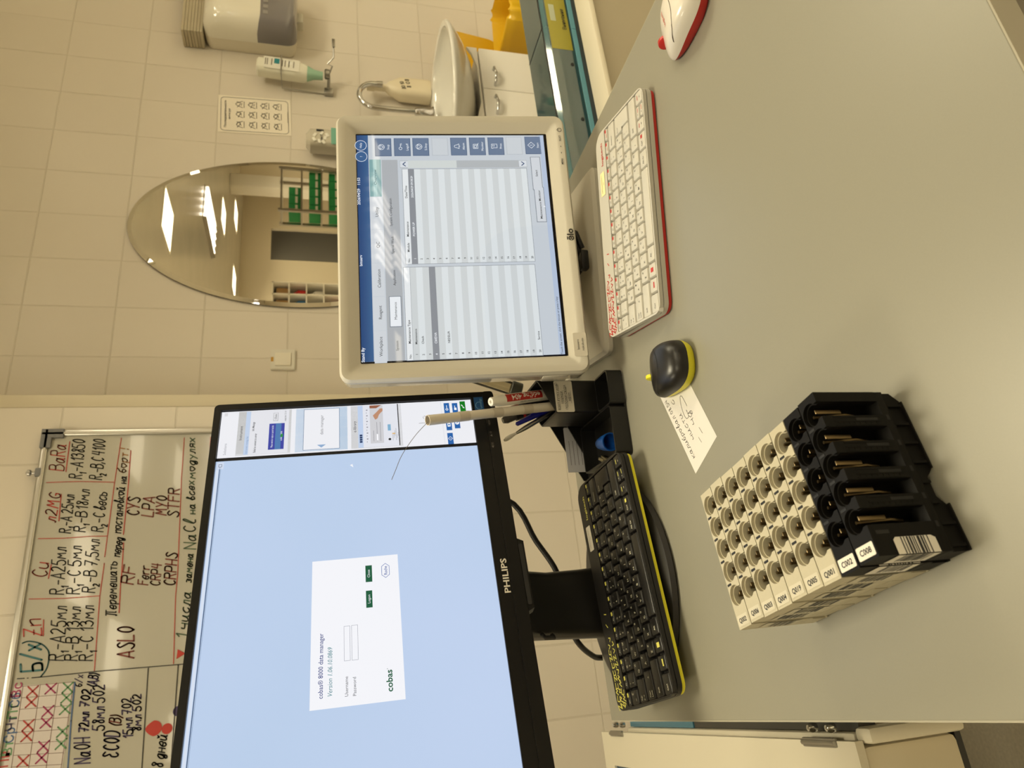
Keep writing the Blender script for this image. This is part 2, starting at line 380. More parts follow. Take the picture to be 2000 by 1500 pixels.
W('R₁-A13850', A(638,700), A(665,400), 88); W('R₂-B,C 4100', A(795,708), A(825,400), 88)
W('л2MG', A(430,1040), A(475,822), 80, RD); LN(RD, 6, A(460,1030), A(478,822))
W('R₁-A 25мл', A(550,1125), A(578,830), 75); W('R₁-B18мл', A(665,1115), A(697,790), 78); W('R₂-C весь', A(805,1115), A(835,810), 80)
W('Cu', A(365,1475), A(380,1362), 100, RD); LN(RD, 6, A(378,1480), A(400,1370))
W('R₁-A25мл', B(497,143), A(515,1240), 90); W('R₁-C 5мл', B(620,140), A(635,1230), 84); W('R₂-B 7,5мл', B(740,130), A(775,1180), 84)
W('Zn', B(325,465), B(318,335), 110, RD); LN(RD, 6, B(338,468), B(340,342))
W('R₁-A25мл', B(495,660), B(520,240), 92); W('R₁-B 13мл', B(603,660), B(627,245), 80); W('R₁-C 13мл', B(722,660), B(730,235), 84)
W('Б/x', B(330,735), B(318,530), 130, TL, 11); LN(TL, 8, *crom([B(175,525), B(230,510), B(320,530), B(375,580), B(382,640), B(365,720), B(318,787)]))
LN(BK, 6, B(135,803), B(190,799)); LN(BK, 5, B(212,798), B(222,797)); LN(BK, 6, B(250,795), B(300,791), B(560,765), B(750,745), B(1440,688))
LN(RD, 5, A(362,730), A(520,724), A(640,722), A(890,727)); LN(RD, 5, A(300,1168), A(500,1165), A(700,1150), A(840,1148)); LN(RD, 5, B(228,180), B(500,175), B(780,155))
LN(RD, 5, A(948,382), A(895,730), A(818,1310)); LN(RD, 5, A(815,1360), B(780,155), B(737,742))
W('Перемешать', B(905,310), A(912,1350), 66); W('перед', A(935,1310), A(960,1165), 62); W('постановкой', A(945,1125), A(975,770), 66); W('на', A(985,738), A(988,685), 55)
W('борт!', A(985,655), A(1005,470), 66, OR, 6)
LN(RD, 6, B(930,287), B(945,5)); LN(RD, 6, A(948,1475), A(966,1200)); LN(RD, 6, A(964,1136), A(1000,780), A(1022,480))
W('RF', B(1040,65), A(1062,1390), 85, BR, 8); W('Ferr', B(1155,70), A(1168,1385), 70, BR, 7); W('CRP4', B(1248,80), A(1262,1370), 68, BR, 7); W('CRPHS', B(1368,78), A(1385,1285), 80, BR, 8)
W('CYS', A(1085,990), A(1092,850), 84, BR, 8); W('LPA', A(1195,998), A(1210,845), 84, BR, 8); W('MYO', A(1298,985), A(1305,840), 76, BR, 8); W('STFR', A(1395,1000), A(1402,782), 80, BR, 8)
W('ASLO', B(1045,640), B(1045,400), 108, BR, 9)
LN(RD, 5, A(1440,380), A(1418,700), A(1388,1440), B(1372,150), B(1355,685)); LN(RD, 4, A(1645,375), A(1640,470))
W('1 числа', B(1455,490), B(1490,130), 72, GN, 7); W('замена', A(1492,1510), A(1508,1290), 56, GN, 7); W('NaCl', A(1530,1250), A(1525,1020), 86, GN, 7); W('на всех', A(1525,975), A(1515,720), 58, GN, 7); W('модулях', A(1525,700), A(1522,385), 62, GN, 7)
wr.flat([B(1378,648), B(1388,572), B(1450,605)], RD, MX, z=ZW)
W('NaOH', B(705,1460), B(700,1262), 96, PU, 7); W('72мл', B(690,1215), B(692,1065), 58, PU, 8); W('702', B(692,1025), B(712,890), 58, PU, 8); W('(A,B)', B(752,868), B(770,765), 62, PU, 7); W('58мл 502', B(812,1205), B(815,852), 72, PU, 7)
W('б/x', B(640,865), B(648,775), 50, PU, 5); W('ECOD', B(922,1420), B(935,1215), 96, PU, 8); W('(B)', B(935,1175), B(950,1095), 74, BR, 7); W('15мл 702', B(1038,1265), B(1022,955), 60, PU, 7); W('8мл 502', B(1100,1210), B(1100,925), 54, PU, 7)
W('8 дней', B(1268,1500), B(1305,1245), 70, BK, 7)
cx, cz = B(1200,1190); wr.flat([(cx+.018*math.cos(q)*(1 if math.sin(q) < 0 else .62+.38*(1-math.sin(q))), cz+.019*math.sin(q)) for q in [2*PI*i/20 for i in range(20)]], RD, MX, z=ZW)
cx, cz = B(1305,1193); wr.flat(circ(.0125, 18, cx, cz), RD, MX, z=ZW)
LN(BK, 6, B(1158,720), B(1108,1500)); LN(BK, 6, B(1392,695), B(1368,1030), B(1335,1495))
cx, cz = B(1390,1055); wr.flat(circ(.012, 16, cx, cz), PU, MX, z=ZW)
wr.build('writing', t, smooth=0)
# the printed week chart stuck on the board
b = MB(); q0, q1, q2, q3 = B(180,858), B(580,828), B(505,1500), B(92,1500)
sheet = mat('week_sheet', (206,198,196), .5); gridl = mat('grid_line', (128,104,96), .6)
b.flat([B(110,860), q1, B(470,1620), B(10,1620)], sheet, MX, z=.0068)
for p, q in (((180,860),(80,1560)), ((315,850),(215,1560)), ((455,838),(352,1560)), ((575,828),(468,1560))): b.stroke([B(*p), B(*q)], .0015, gridl, MX, .0071)
for i in range(9): b.stroke([B(178-i*13, 862+i*90), B(575-i*13, 828+i*92)], .0012, gridl, MX, .0071)
for m, L_ in ((RD, ((255,900),(245,985),(220,1165),(210,1250),(180,1445))), (MG, ((397,880),(375,1055),(360,1145),(340,1330),(325,1420))), (LG, ((530,870),(520,950),(510,1040),(488,1215),(478,1310)))):
    for p in L_:
        x, z = B(*p); b.stroke([(x-.011, z-.011), (x+.011, z+.011)], .0035, m, MX, .0075); b.stroke([(x-.011, z+.011), (x+.011, z-.011)], .0035, m, MX, .0075)
for st, p, m in (('Пн',(62,1490),RD), ('Вт',(90,1400),LG), ('Ср',(103,1300),BL), ('Чт',(118,1205),PU), ('Пт',(130,1110),LG), ('Сб',(147,1025),BL), ('Вс',(160,942),MG)):
    x, z = B(*p); b.text(st, .021, m, MX, x, z, bold=.01, z=.0075, w=.033)
b.stroke([B(585,830), B(555,1130), B(530,1500)], .003, BL, MX, .0074); b.build('week_chart', t, smooth=0, label='printed week chart with coloured crosses')
SC.view_settings.view_transform = 'Standard'; SC.view_settings.look = 'None'; SC.view_settings.exposure = 0

# ------------------------------------------------------------------ on the mirror wall
# oval mirror, bevelled edge
ex, ez, ea, eb = 1.818, D+.468, .351, .623
t = thing('wall_mirror', 'tall frameless oval mirror on the tiled wall', 'mirror', T(ex, YB-.002, ez))
MIR = mat('mirror_silver', (226,222,212), .0, 1)
b = MB(XZ); b.loft([[(x, y, 0) for x, y in circ(ea, 96, ry=eb)], [(x, y, .008) for x, y in circ(ea, 96, ry=eb)]], mat('mirror_back', (110,105,95), .4), c0=True, c1=False); b.build('backing', t)
b = MB(XZ); b.loft([[(x, y, .008) for x, y in circ(ea, 96, ry=eb)], [(x, y, .0125) for x, y in circ(ea-.017, 96, ry=eb-.017)]], MIR, False, False)
b.loft([[(x, y, .0125) for x, y in circ(ea-.017, 96, ry=eb-.017)], [(x, y, .0126) for x, y in circ(.001, 96)]], MIR, False, True); b.build('glass', t, smooth=5)
# light switch
p = atY(553, 704, YB); t = thing('light_switch', 'white single rocker light switch on the tiled wall', 'switch', T(p.x, YB-.001, p.z))
b = MB(XZ); b.prism(rrect(.084, .088, .006), 0, .007, WPLA); b.prism(rrect(.078, .082, .005), .007, .009, WPLA); b.build('plate', t)
b = MB(XZ @ RX(R(-2))); b.prism(rrect(.052, .056, .002), .008, .013, mat('switch_rocker', (232,226,210), .3)); b.build('rocker', t)
b = MB(XZ); b.b2((-.009, .034, .009), (.009, .043, .0098), mat('amber_mark', (196,150,60), .5)); b.build('indicator', t)
# hand-washing poster
p = atY(498, 226, YB); pw, ph = .205, .298
t = thing('hand_washing_sign', 'white hand washing instruction card with twelve line drawings', 'sign', T(p.x, YB-.0015, p.z) @ RY(R(-2)))
b = MB(XZ); b.rect(-pw/2, -ph/2, pw/2, ph/2, mat('card', (240,233,218), .4))
b.prism(rrect(pw-.018, ph-.02, .016), 0, .0004, INKB, [rrect(pw-.022, ph-.024, .014)])
b.text('Последовательность', .0085, INKB, None, 0, .116, 'C', .15, .02, z=.0006); b.text('мытья рук', .008, INKB, None, 0, .1, 'C', .06, .02, z=.0006)
gi = mat('icon_grey', (118,110,96), .6)
for r_ in range(4):
    for c_ in range(3):
        x, y = (c_-1)*.056, .062-r_*.051; k_ = r_*3+c_
        b.stroke(crom([(x-.018,y-.012), (x-.008,y+.008), (x+.002,y+.012+.002*(k_ % 3)), (x+.012,y+.002), (x+.018,y-.012)]), .0028, gi, None, .0006)
        b.stroke(crom([(x-.016,y+.01-.004*(k_ % 2)), (x-.004,y+.001), (x+.009,y-.002), (x+.014,y+.012)]), .0026, gi, None, .0006)
        b.stroke([(x-.006,y-.006), (x+.007,y-.004*(k_ % 3)-.001)], .0026, gi, None, .0006)
        b.rect(x-.018, y-.019, x+.018, y-.0165, gi, None, .0006)
b.rect(-.03, -.139, .03, -.135, gi, None, .0006); b.build('card', t, smooth=0)
# paper towel dispenser, with a pack of folded towels on top of it
dx0, dx1, dz0, dz1 = 2.77, 3.12, D+.475, D+.865
dp = T((dx0+dx1)/2, YB-.001, (dz0+dz1)/2); dw, dh = dx1-dx0, dz1-dz0
t = thing('paper_towel_dispenser', 'white wall paper towel dispenser with a smoky lower window', 'dispenser', dp)
def dl(w_, h_, r_, y, n=6): return [(x, -y, z) for x, z in rrect(w_, h_, r_, 0, 0, n)]
b = MB(); b.loft([dl(dw-.02, dh-.02, .03, 0), dl(dw-.008, dh-.006, .04, .02), dl(dw, dh, .045, .07)], mat('dispenser_shell', (224,217,200), .35), True, True); b.build('back_shell', t)
b = MB(); b.loft([dl(dw, dh, .045, .0705), dl(dw, dh, .05, .12), dl(dw-.03, dh-.03, .06, .16), dl(dw-.09, dh-.09, .05, .178), dl(dw-.14, dh-.14, .04, .181)], mat('dispenser_cover', (232,228,214), .1, coat=.6), False, True)
b.text('a2', .014, gi, T(.06, -.1815, .012) @ XZ, 0, 0, 'C'); b.build('cover', t, smooth=50)
SMO = mat('smoky_window', (126,122,124), .12, coat=.5)
b = MB(); wl = lambda g, y, sx, sz: [(x, -y, z) for x, z in rrect(dw+2*g+sx, .165+2*g+sz, .045, 0, -dh/2+.0825, 6, rr=(.001, .001, .045, .045))]
b.loft([wl(.001, .074, 0, 0), wl(.001, .12, 0, 0), wl(.001, .162, -.03, -.015), wl(.001, .1825, -.1, -.03)], SMO, False, True)
for i in range(7): b.b2((-.12+.035*i, -.1845, -dh/2+.12), (-.1+.035*i, -.183, -dh/2+.14), mat('window_rib', (150,146,142), .4))
b.build('window', t, smooth=50)
b = MB(); b.box((0, -.06, -dh/2-.012), (.06, .05, .03), WPLA, bev=.006); b.build('spout_tab', t)
t = tag((lambda b: ([b.box((0, 0, .006+.0125*i), (.35-.004*(i % 2), .09, .0116), mat('towel_grey', (186,176,152), .8), bev=.002) for i in range(7)], b.build('towel_pack'))[1])(MB()), 'pack of folded grey paper towels lying on the dispenser top', 'paper towels')
t.location = (2.945, YB-.05, dz1+.0015)
# elbow-lever soap bottle in its wall bracket
p = atY(560, 140, YB-.06)
t = thing('soap_bottle', 'white soap bottle with a teal label in a wall bracket beside the towel dispenser', 'bottle', T(p.x, YB-.065, p.z) @ RY(R(3)))
def bl(w_, d_, z, r_=.02): return [(x, y, z) for x, y in rrect(w_, d_, min(r_, d_/2.1), 0, 0, 5)]
b = MB(); b.loft([bl(.062,.05,.125), bl(.078,.06,.118), bl(.08,.062,.0), bl(.078,.06,-.075), bl(.07,.05,-.088)], mat('soap_plastic', (226,224,208), .3), True, False); b.build('body', t)
b = MB(); b.loft([bl(.07,.05,-.0881), bl(.045,.04,-.115), bl(.034,.034,-.155)], mat('soap_green', (150,190,165), .3), False, True); b.build('neck', t)
b = MB(T(0, -.0318, 0) @ XZ); b.rect(-.03, -.055, .036, .095, mat('soap_label', (228,226,216), .5)); b.rect(0, .03, .03, .052, mat('soap_teal', (34,130,140), .5), None, .0003)
for z in (.088, .08, .062, .018, .006, -.01, -.03): b.rect(-.012, z-.002, .026, z+.002, gi, None, .0003)
b.flat(circ(.011, 14, .014, -.012), mat('soap_ring', (236,236,230), .5), z=.0003); b.build('label', t, smooth=0)
t2 = thing('soap_bracket', 'chrome wall bracket with an elbow lever under the soap bottle', 'bracket', T(p.x, YB-.001, p.z))
b = MB(); b.b2((-.062, -.022, -.2), (-.03, 0, -.162), STEEL, .002); b.tube([(-.052, -.004, -.165), (-.052, -.012, .02), (-.05, -.1, .022), (.05, -.1, .022)], .0025, STEEL, 8); b.build('frame', t2)
b = MB(); b.lathe([(.02,-.178),(.022,-.17),(.022,-.16),(.018,-.156)], STEEL, 18, T(.005, -.065, -.006)); b.tube([(-.03, -.012, -.18), (-.005, -.055, -.18), (.005, -.065, -.18)], .007, STEEL, 8); b.build('pump', t2)
b = MB(); b.tube([(.005,-.07,-.183),(.02,-.1,-.195),(.03,-.1,-.175),(.05,-.12,-.2),(.11,-.14,-.2)], .0035, STEEL, 8); b.box((.115, -.142, -.2), (.05, .004, .014), STEEL, bev=.002); b.build('lever', t2)
# wrapped bottle in a wall holder (mostly behind the touch monitor)
p = atY(632, 276, YB-.06); CLR = thin_glass('clear_plastic', (240,238,230), .03)
t = thing('wrapped_bottle', 'clear plastic-wrapped bottle with printed label on the wall right of the mirror', 'bottle', T(p.x, YB-.055, p.z))
b = MB(); b.loft([bl(.05,.05,.072), bl(.085,.08,.055), bl(.088,.082,-.02), bl(.085,.08,-.2)], mat('bottle_core', (206,200,184), .25, coat=.5), True, True); b.build('body', t)
b = MB()
for i in range(7): a_ = random.uniform(-.035, .035); z = random.uniform(-.02, .06); b.box((a_, -.042, z), (.02, .004, .012), mat('foil_glint', (240,238,228), .1), T(0,0,0) @ RY(random.uniform(-.6, .6)), .001)
b.b2((-.044, -.043, -.052), (.044, -.0415, -.03), mat('teal_print', (120,180,160), .4)); b.b2((.02, -.0432, .0), (.03, -.0416, .03), INKB); b.text('мыло', .014, INKB, T(-.01, -.0435, .004) @ XZ, 0, 0, 'C'); b.build('wrapper', t)
b = MB(); b.b2((-.03, .03, -.2), (.03, .054, -.06), WPLA, .004); b.build('wall_mount', t)

# wash basin on a vanity cabinet
rz = D-.13; sx0 = 2.36; SY = YB-.004
def basin(k, z): # rounded outline with its back at the wall
    out = []
    for i in range(56):
        a_ = 2*PI*i/56; c_, s_ = math.cos(a_), math.sin(a_)
        x, y = .33*abs(c_)**.9*(1 if c_ > 0 else -1), -.26-.26*abs(s_)**.8*(1 if s_ > 0 else -1)
        out.append((x*k, -.2+(y+.2)*k, z))
    return out
t = thing('wash_basin', 'white ceramic half-round wash basin on the vanity cabinet', 'sink', T(sx0, SY, rz))
b = MB(); b.loft([basin(.28,-.134), basin(.42,-.126), basin(.62,-.1), basin(.8,-.065), basin(.93,-.03), basin(1,-.006), basin(1,.004), basin(.985,.008)], PORC, True, False)
ins = lambda k, z: [(x, y-.012, z) for x, y, _ in basin(.93*k, 0)]
b.loft([basin(.985,.008), ins(.97,.006), ins(.95,-.01), ins(.85,-.03), ins(.66,-.07), ins(.4,-.1), ins(.2,-.104)], PORC, False, True); b.build('bowl', t, smooth=60)
b = MB(); b.lathe([(.008,0),(.008,.004)], BLACK, 16, T(.02, -.095, -.032) @ RX(R(60))); b.build('overflow_hole', t)
b = MB(); b.lathe([(.024,-.1035),(.024,-.101),(.012,-.1)], CHROME, 18, T(0, -.2, 0)); b.build('drain', t)
t = thing('faucet', 'chrome swan-neck faucet over the wash basin', 'faucet', T(2.45, YB-.085, rz+.008))
b = MB(); b.lathe([(.03,0),(.03,.006),(.022,.02),(.02,.075),(.0165,.085)], CHROME, 20); b.build('body', t)
pts = [(0,0,.08),(-.001,0,.2)]+[(.07-.071*math.cos(a_), 0, .258+.071*math.sin(a_)) for a_ in [PI*i/12 for i in range(12)]]+[(.141,0,.243)]
b = MB(); b.tube(pts, .0115, CHROME, 12); b.lathe([(.013,-.02),(.013,.005)], CHROME, 14, T(.141,0,.243)); b.build('spout', t)
b = MB(); b.tube([(-.02,-.01,.05),(-.05,-.05,.075)], .006, CHROME); b.build('handle', t)
p = atY(838, 182, YB-.1)
t = thing('sanitizer_bottle', 'translucent white bottle with handwritten numbers behind the faucet', 'bottle', T(2.61, YB-.048, rz+.009))
TRW = mat('translucent_white', (226,214,186), .35)
b = MB(); b.loft([bl(.1,.07,0,.02), bl(.105,.075,.01,.02), bl(.105,.075,.14,.025), bl(.06,.055,.19,.026), bl(.032,.032,.205,.015), bl(.032,.032,.26,.015)], TRW, True, True)
b.build('body', t)
b = MB(); b.loft([bl(.04,.04,.255,.019), bl(.038,.038,.29,.018)], TRW, True, True); b.build('cap', t)
b = MB(T(0, -.0382, .105) @ XZ)
writing(b, '80 10', (-.03,.012), (.012,.022), .017, .0028, INKB, None); writing(b, '8 08', (-.02,-.012), (.028,-.002), .017, .0028, INKB, None); b.build('handwriting', t, smooth=0)
CY = 2.2; cl, ct, ch, cr = 1.9, D-.195, D-.277, 2.565
t = thing('vanity_cabinet', 'white vanity cabinet with two doors under the wash basin', 'cabinet', T(0, 0, 0))
b = MB(); b.b2((cl, CY+.02, .06), (cr, YB-.005, ch+.003), WHITE); b.b2((cl, CY+.001, ch+.003), (cl+.018, YB-.005, ct), WHITE); b.prism([(cl, ch+.004), (cr, ch+.004), (cr, rz-.098), (sx0+.17, rz-.118), (sx0+.1, rz-.136), (sx0-.1, rz-.136), (sx0-.18, rz-.115), (sx0-.24, rz-.09), (sx0-.32, ct), (cl, ct)], -CY-.014, -CY-.001, WHITE, M=XZ); b.b2((cl+.03, CY+.06, 0), (cr-.03, YB-.01, .06), WHITE); b.build('carcass', t)
dm = atY(990, 177, CY).x
for x0, x1, hx in ((cl+.002, dm-.0015, dm-.036), (dm+.0015, cr-.001, None)):
    b = MB(); b.b2((x0, CY-.001, .065), (x1, CY+.018, ch-.004), WHITE, .003); d_ = b.build('door', t)
    q = atY(967, 145, CY-.02) if hx is None else atY(971, 200, CY-.02)
    b = MB(); b.tube([(q.x-.045, CY+.002, q.z), (q.x-.04, CY-.02, q.z), (q.x, CY-.028, q.z-.004), (q.x+.04, CY-.02, q.z), (q.x+.045, CY+.002, q.z)], [.005,.0055,.006,.0055,.005], CHROME, 10); b.build('handle', d_)
# yellow waste bin with its lid up
YB2 = mat('bin_yellow', (228,180,26), .42); BAG = mat('bag_yellow', (232,188,40), .3, coat=.3)
t = thing('waste_bin', 'yellow medical waste bin, lid propped open, lined with a yellow bag, right of the vanity', 'bin', T(2.97, 2.34, 0))
def bn(w_, d_, z, r_=.05): return [(x, y, z) for x, y in rrect(w_, d_, r_, 0, 0, 5)]
b = MB(); b.loft([bn(.25,.24,0), bn(.3,.29,.28), bn(.31,.3,.29), bn(.31,.3,.3), bn(.28,.27,.3), bn(.23,.22,.03)], YB2, True, True); b.build('body', t)
b = MB(T(-.10, .17, .45) @ RX(R(8))); b.prism(rrect(.25, .27, .05), -.012, .012, YB2, M=XZ); b.build('lid', t)
b = MB(); n = 40; loops = []
for kk, z in ((1.03,.2),(1.06,.3),(1.04,.345),(.97,.35),(.9,.3),(.82,.1)):
    loops.append([(x*kk*(1+.03*math.sin(7*i+z*40)), y*kk*(1+.03*math.cos(5*i)), z+.006*math.sin(i*1.3)*(z > .28)) for i, (x, y) in enumerate(rrect(.3, .29, .05, 0, 0, 9))])
b.loft(loops, BAG, False, True); b.build('bag', t, smooth=60)

# ------------------------------------------------------------------ analyser conveyor behind the desk
ACR = thin_glass('blue_acrylic', (208,234,238), .1, .05, ((96,150,160), .2))
MACH = mat('machine_white', (202,195,176), .4, bump=.1, nscale=500); MSH = mat('machine_shade', (150,140,118), .5); BLK2 = mat('gap_black', (24,23,22), .5); INN = mat('machine_inside', (215,222,220), .5)  # the grey is the machine white with shade put into its colour
mx0, mx1 = .80, 3.3
t = thing('sample_conveyor', 'white analyser conveyor with hinged blue acrylic covers behind the desk', 'lab analyser', T(0, 0, 0))
zl, zc = D-.25, D-.167
b = MB(); b.b2((mx0, 1.16, .05), (mx1, 1.55, zl-.014), MSH); b.b2((mx0+.05, 1.2, 0), (mx1-.05, 1.5, .05), BLK2); b.build('base', t)
b = MB(); b.b2((mx0, 1.152, zl-.0138), (mx1, 1.226, zl), MACH, .003); b.build('front_ledge', t)
b = MB(); b.b2((mx0, 1.228, zl-.0138), (mx1, 1.256, zl-.006), BLK2); b.build('gap_strip', t)
b = MB(); b.b2((mx0, 1.3, zl-.0135), (mx1, 1.5, zl-.006), INN); b.b2((mx0, 1.376, zl-.006), (mx1, 1.386, zc-.006), INN); b.build('inner_tray', t)
sm = 1.579
for x0, x1 in ((mx0, sm-.001), (sm+.001, mx1)):
    b = MB(); b.b2((x0, 1.27, zc-.004), (x1, 1.39, zc), ACR); b.b2((x0, 1.258, zl-.012), (x1, 1.263, zc-.012), ACR)
    b.add([(x0,1.258,zc-.012),(x1,1.258,zc-.012),(x1,1.27,zc),(x0,1.27,zc)], [(0,1,2,3)], ACR)
    c_ = b.build('cover', t, label='blue see-through acrylic cover')
    b = MB(); b.b2((x0, 1.2565, zl-.006), (x1, 1.264, zl+.006), mat('cover_lip', (110,165,178), .2)); b.b2((x0, 1.268, zc-.0005), (x1, 1.272, zc+.0008), BLK2); b.b2((x0, 1.268, zc), (x0+.002, 1.39, zc+.001), BLK2); b.build('cover_edge', c_)
    for px in ((1.27, 1.45) if x0 < 1.2 else (1.73, 1.9)):
        b = MB(); b.lathe([(.005,0),(.0045,.0016)], BLK2, 12, T(px, 1.2578, zl+.022) @ RX(R(90))); b.build('screw', c_)
a = atY(1093, 112, 1.256); c = atY(1060, 12, 1.256)
b = MB(T(0, 1.2576, 0) @ XZ); b.rect(1.5, zl+.012, 1.72, zc-.014, mat('yellow_label', (150,142,44), .4)); b.rect(1.60, zl+.045, 1.66, zl+.06, mat('label_white', (170,176,150), .5), None, .0004); b.text('Внимание', .011, INKB, None, 1.61, zl+.02, 'C', .075, .01, z=.0004); b.build('warning_label', t, smooth=0)
a = atY(1165, 215, 1.22)
b = MB(T(1.157, 1.222, zl)); b.lathe([(.007,0),(.0065,.004),(.003,.007)], CHROME, 14); b.build('screw', t)

# ------------------------------------------------------------------ analyser module left of the desk
t = thing('analyser_module', 'white hinged-lid analyser module at the left end of the desk', 'lab analyser', T(0, 0, 0))
lx, ly0, ly1 = -.098, .884, 1.79
b = MB(); b.b2((-.8, .886, D-.41), (-.104, ly1, D-.262), mat('module_front', (206,196,172), .5), .01); b.b2((-.8, 1.35, 0), (.0, ly1, D-.421), MSH); b.build('housing', t)
b = MB(); b.b2((-.8, .892, D-.42), (-.1, ly1, D-.4105), BLK2); b.build('bottom_strip', t)  # thin black strip along the lower edge of the housing
lx1 = -.7; qa = atZ(1196, 1489, -.25); qb = atZ(1300, 1500, -.25)
b = MB(); b.prism([(lx1, ly0), (lx, ly0), (lx, ly1), (lx1, ly1)], D-.262, D-.25, MACH, [[(-.6, 1.2), (-.168, 1.4), (-.166, 1.735), (-.6, 1.735)]]); lid = b.build('lid', t)
b = MB(); b.flat([(-.6, 1.2), (-.168, 1.4), (-.166, 1.735), (-.6, 1.735)], mat('dark_window', (22,58,84), .1), z=D-.255); b.build('window', lid)
b = MB(); b.b2((-.1015, .9, D-.30), (-.0895, 1.66, D-.263), MACH, .004); b.b2((-.1025, .868, D-.41), (-.083, .8985, D-.263), MACH, .006); b.build('side_rail', t)
b = MB(); b.b2((-.0885, 1.36, D-.30), (.0, 1.66, D-.272), mat('blue_tray', (58,104,124), .25)); b.b2((-.0885, .9, D-.30), (.02, 1.358, D-.274), mat('dark_tray', (52,50,46), .35)); b.build('inner_cover', t)
for y in (.955, 1.69):
    b = MB(); b.box((-.1, y, D-.2485), (.012, .07, .006), STEEL, bev=.002); b.tube([(-.1, y-.035, D-.2465), (-.1, y+.035, D-.2465)], .0035, STEEL, 8); h_ = b.build('hinge', t)
    for dy in (-.02, .02):
        b = MB(T(-.083, y+dy, D-.262)); b.lathe([(.006,0),(.0065,.006),(.004,.012),(.001,.0135)], CHROME, 14); b.build('screw', h_)

# ------------------------------------------------------------------ desk
DX0, DX1, DY0, DY1 = -.047, .771, .231, 1.066
t = thing('desk', 'grey-beige laminate office desk holding both monitors and the sample racks', 'desk', T(0, 0, 0))
b = MB(); b.b2((DX0+.001, DY0+.001, D-.025), (DX1-.001, DY1-.001, D), LAMIN, .0015)
b.b2((DX0, DY0, D-.0245), (DX0+.002, DY1, D-.0008), EDGE); b.b2((DX1-.002, DY0, D-.0245), (DX1, DY1, D-.0008), EDGE); b.b2((DX0, DY0, D-.0245), (DX1, DY0+.002, D-.0008), EDGE); b.build('desktop', t)
for x in (DX0+.11, DX1-.03):
    b = MB(); b.b2((x-.012, DY0+.34, 0), (x+.012, DY1-.02, D-.025), LAMIN); b.build('side_panel', t)
b = MB(); b.b2((DX0+.15, .2815, D-.138), (DX1-.05, .75, D-.12), mat('shade_shelf_grey', (120,114,102), .5)); b.b2((DX0+.15, .4, D-.12), (DX0+.168, .75, D-.026), mat('shade_shelf_grey', (120,114,102), .5)); b.b2((DX1-.068, .4, D-.12), (DX1-.05, .75, D-.026), mat('shade_shelf_grey', (120,114,102), .5)); b.build('shade_shelf', t)  # added grey shelf, stands in for the shaded floor under the desk
b = MB(); b.b2((DX0+.122, DY1-.06, .3), (DX1-.042, DY1-.04, D-.025), LAMIN); b.build('back_panel', t)

# ------------------------------------------------------------------ sample racks
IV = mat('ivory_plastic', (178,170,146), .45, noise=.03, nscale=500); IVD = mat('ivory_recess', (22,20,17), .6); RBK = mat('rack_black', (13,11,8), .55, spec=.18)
SPR = mat('spring_steel', (128,110,80), .38, 1)
RL, RWd, RH = .118, .0189, .0725
HX = [.026+.0197*i for i in range(5)]
def rack_body(m, dark):
    b = MB()
    # top plate with five round holes open to the front
    top = [(0, 0), (0, RWd)]+[(RL, RWd), (RL, 0)]
    def plate(z0, z1, rad, slot):
        pts = [(0, 0)]; 
        for hx in HX:
            a0 = math.asin(slot/rad); cy = RWd/2+.0003
            pts.append((hx-slot, 0))
            n = 18
            st, en = R(270)-a0, R(270)+a0-2*PI
            pts += [(hx+rad*math.cos(st+(en-st)*i/n), cy+rad*math.sin(st+(en-st)*i/n)) for i in range(n+1)]
            pts.append((hx+slot, 0))
        pts += [(RL, 0), (RL, RWd), (0, RWd)]
        b.prism(pts, z0, z1, m)
    plate(RH-.003, RH, .0084, .0058)
    plate(.022, RH-.0028, .0074, .0056)
    # foot: solid band, then recessed cells and a notch in the lower edge
    b.b2((0, 0, .0155), (RL, RWd, .0222), m, .0003)
    b.prism([(.0, .0025), (.0005, 0), (.030, 0), (.034, .003), (.038, .0065), (.052, .0065), (.055, .003), (.058, 0), (.111, 0), (RL, .0065), (RL, .0157), (0, .0157)], .0025, RWd, m, M=Matrix(((1,0,0,0),(0,0,1,0),(0,1,0,0),(0,0,0,1))))
    for i in range(8):
        x = .004+.0147*i
        if i not in (2, 3): b.b2((x-.001, .0002, .003), (x+.001, .003, .0157), m)
        else: b.b2((x-.001, .0002, .0075), (x+.001, .003, .0157), m)
    for z, h in ((.0147, .001), ): b.b2((0, .0002, z), (RL, .003, z+h), m)
    b.b2((0, .0002, .0005), (.032, .003, .0016), m); b.b2((.058, .0002, .0005), (.11, .003, .0016), m)
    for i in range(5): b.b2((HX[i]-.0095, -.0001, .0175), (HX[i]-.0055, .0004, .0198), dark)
    # ladder relief on the posts between the openings
    for i in range(4):
        x = (HX[i]+HX[i+1])/2
        b.b2((x-.0036, -.0003, .026), (x-.0028, .0005, .064), m); b.b2((x-.0008, -.0003, .026), (x, .0005, .064), m); b.b2((x+.0026, -.0003, .026), (x+.0034, .0005, .064), m)
        for j in range(8): b.b2((x-.0028, -.0002, .029+.0045*j), (x-.0008, .0004, .0302+.0045*j), m)
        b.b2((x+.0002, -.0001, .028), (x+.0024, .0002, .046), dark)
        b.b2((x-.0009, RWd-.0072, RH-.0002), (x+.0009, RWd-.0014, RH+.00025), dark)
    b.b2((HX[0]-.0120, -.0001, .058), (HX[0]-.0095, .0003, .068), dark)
    for hx in HX: b.b2((hx-.002, .001, RH-.0001), (hx-.0012, .003, RH+.0002), dark) if False else None
    return b
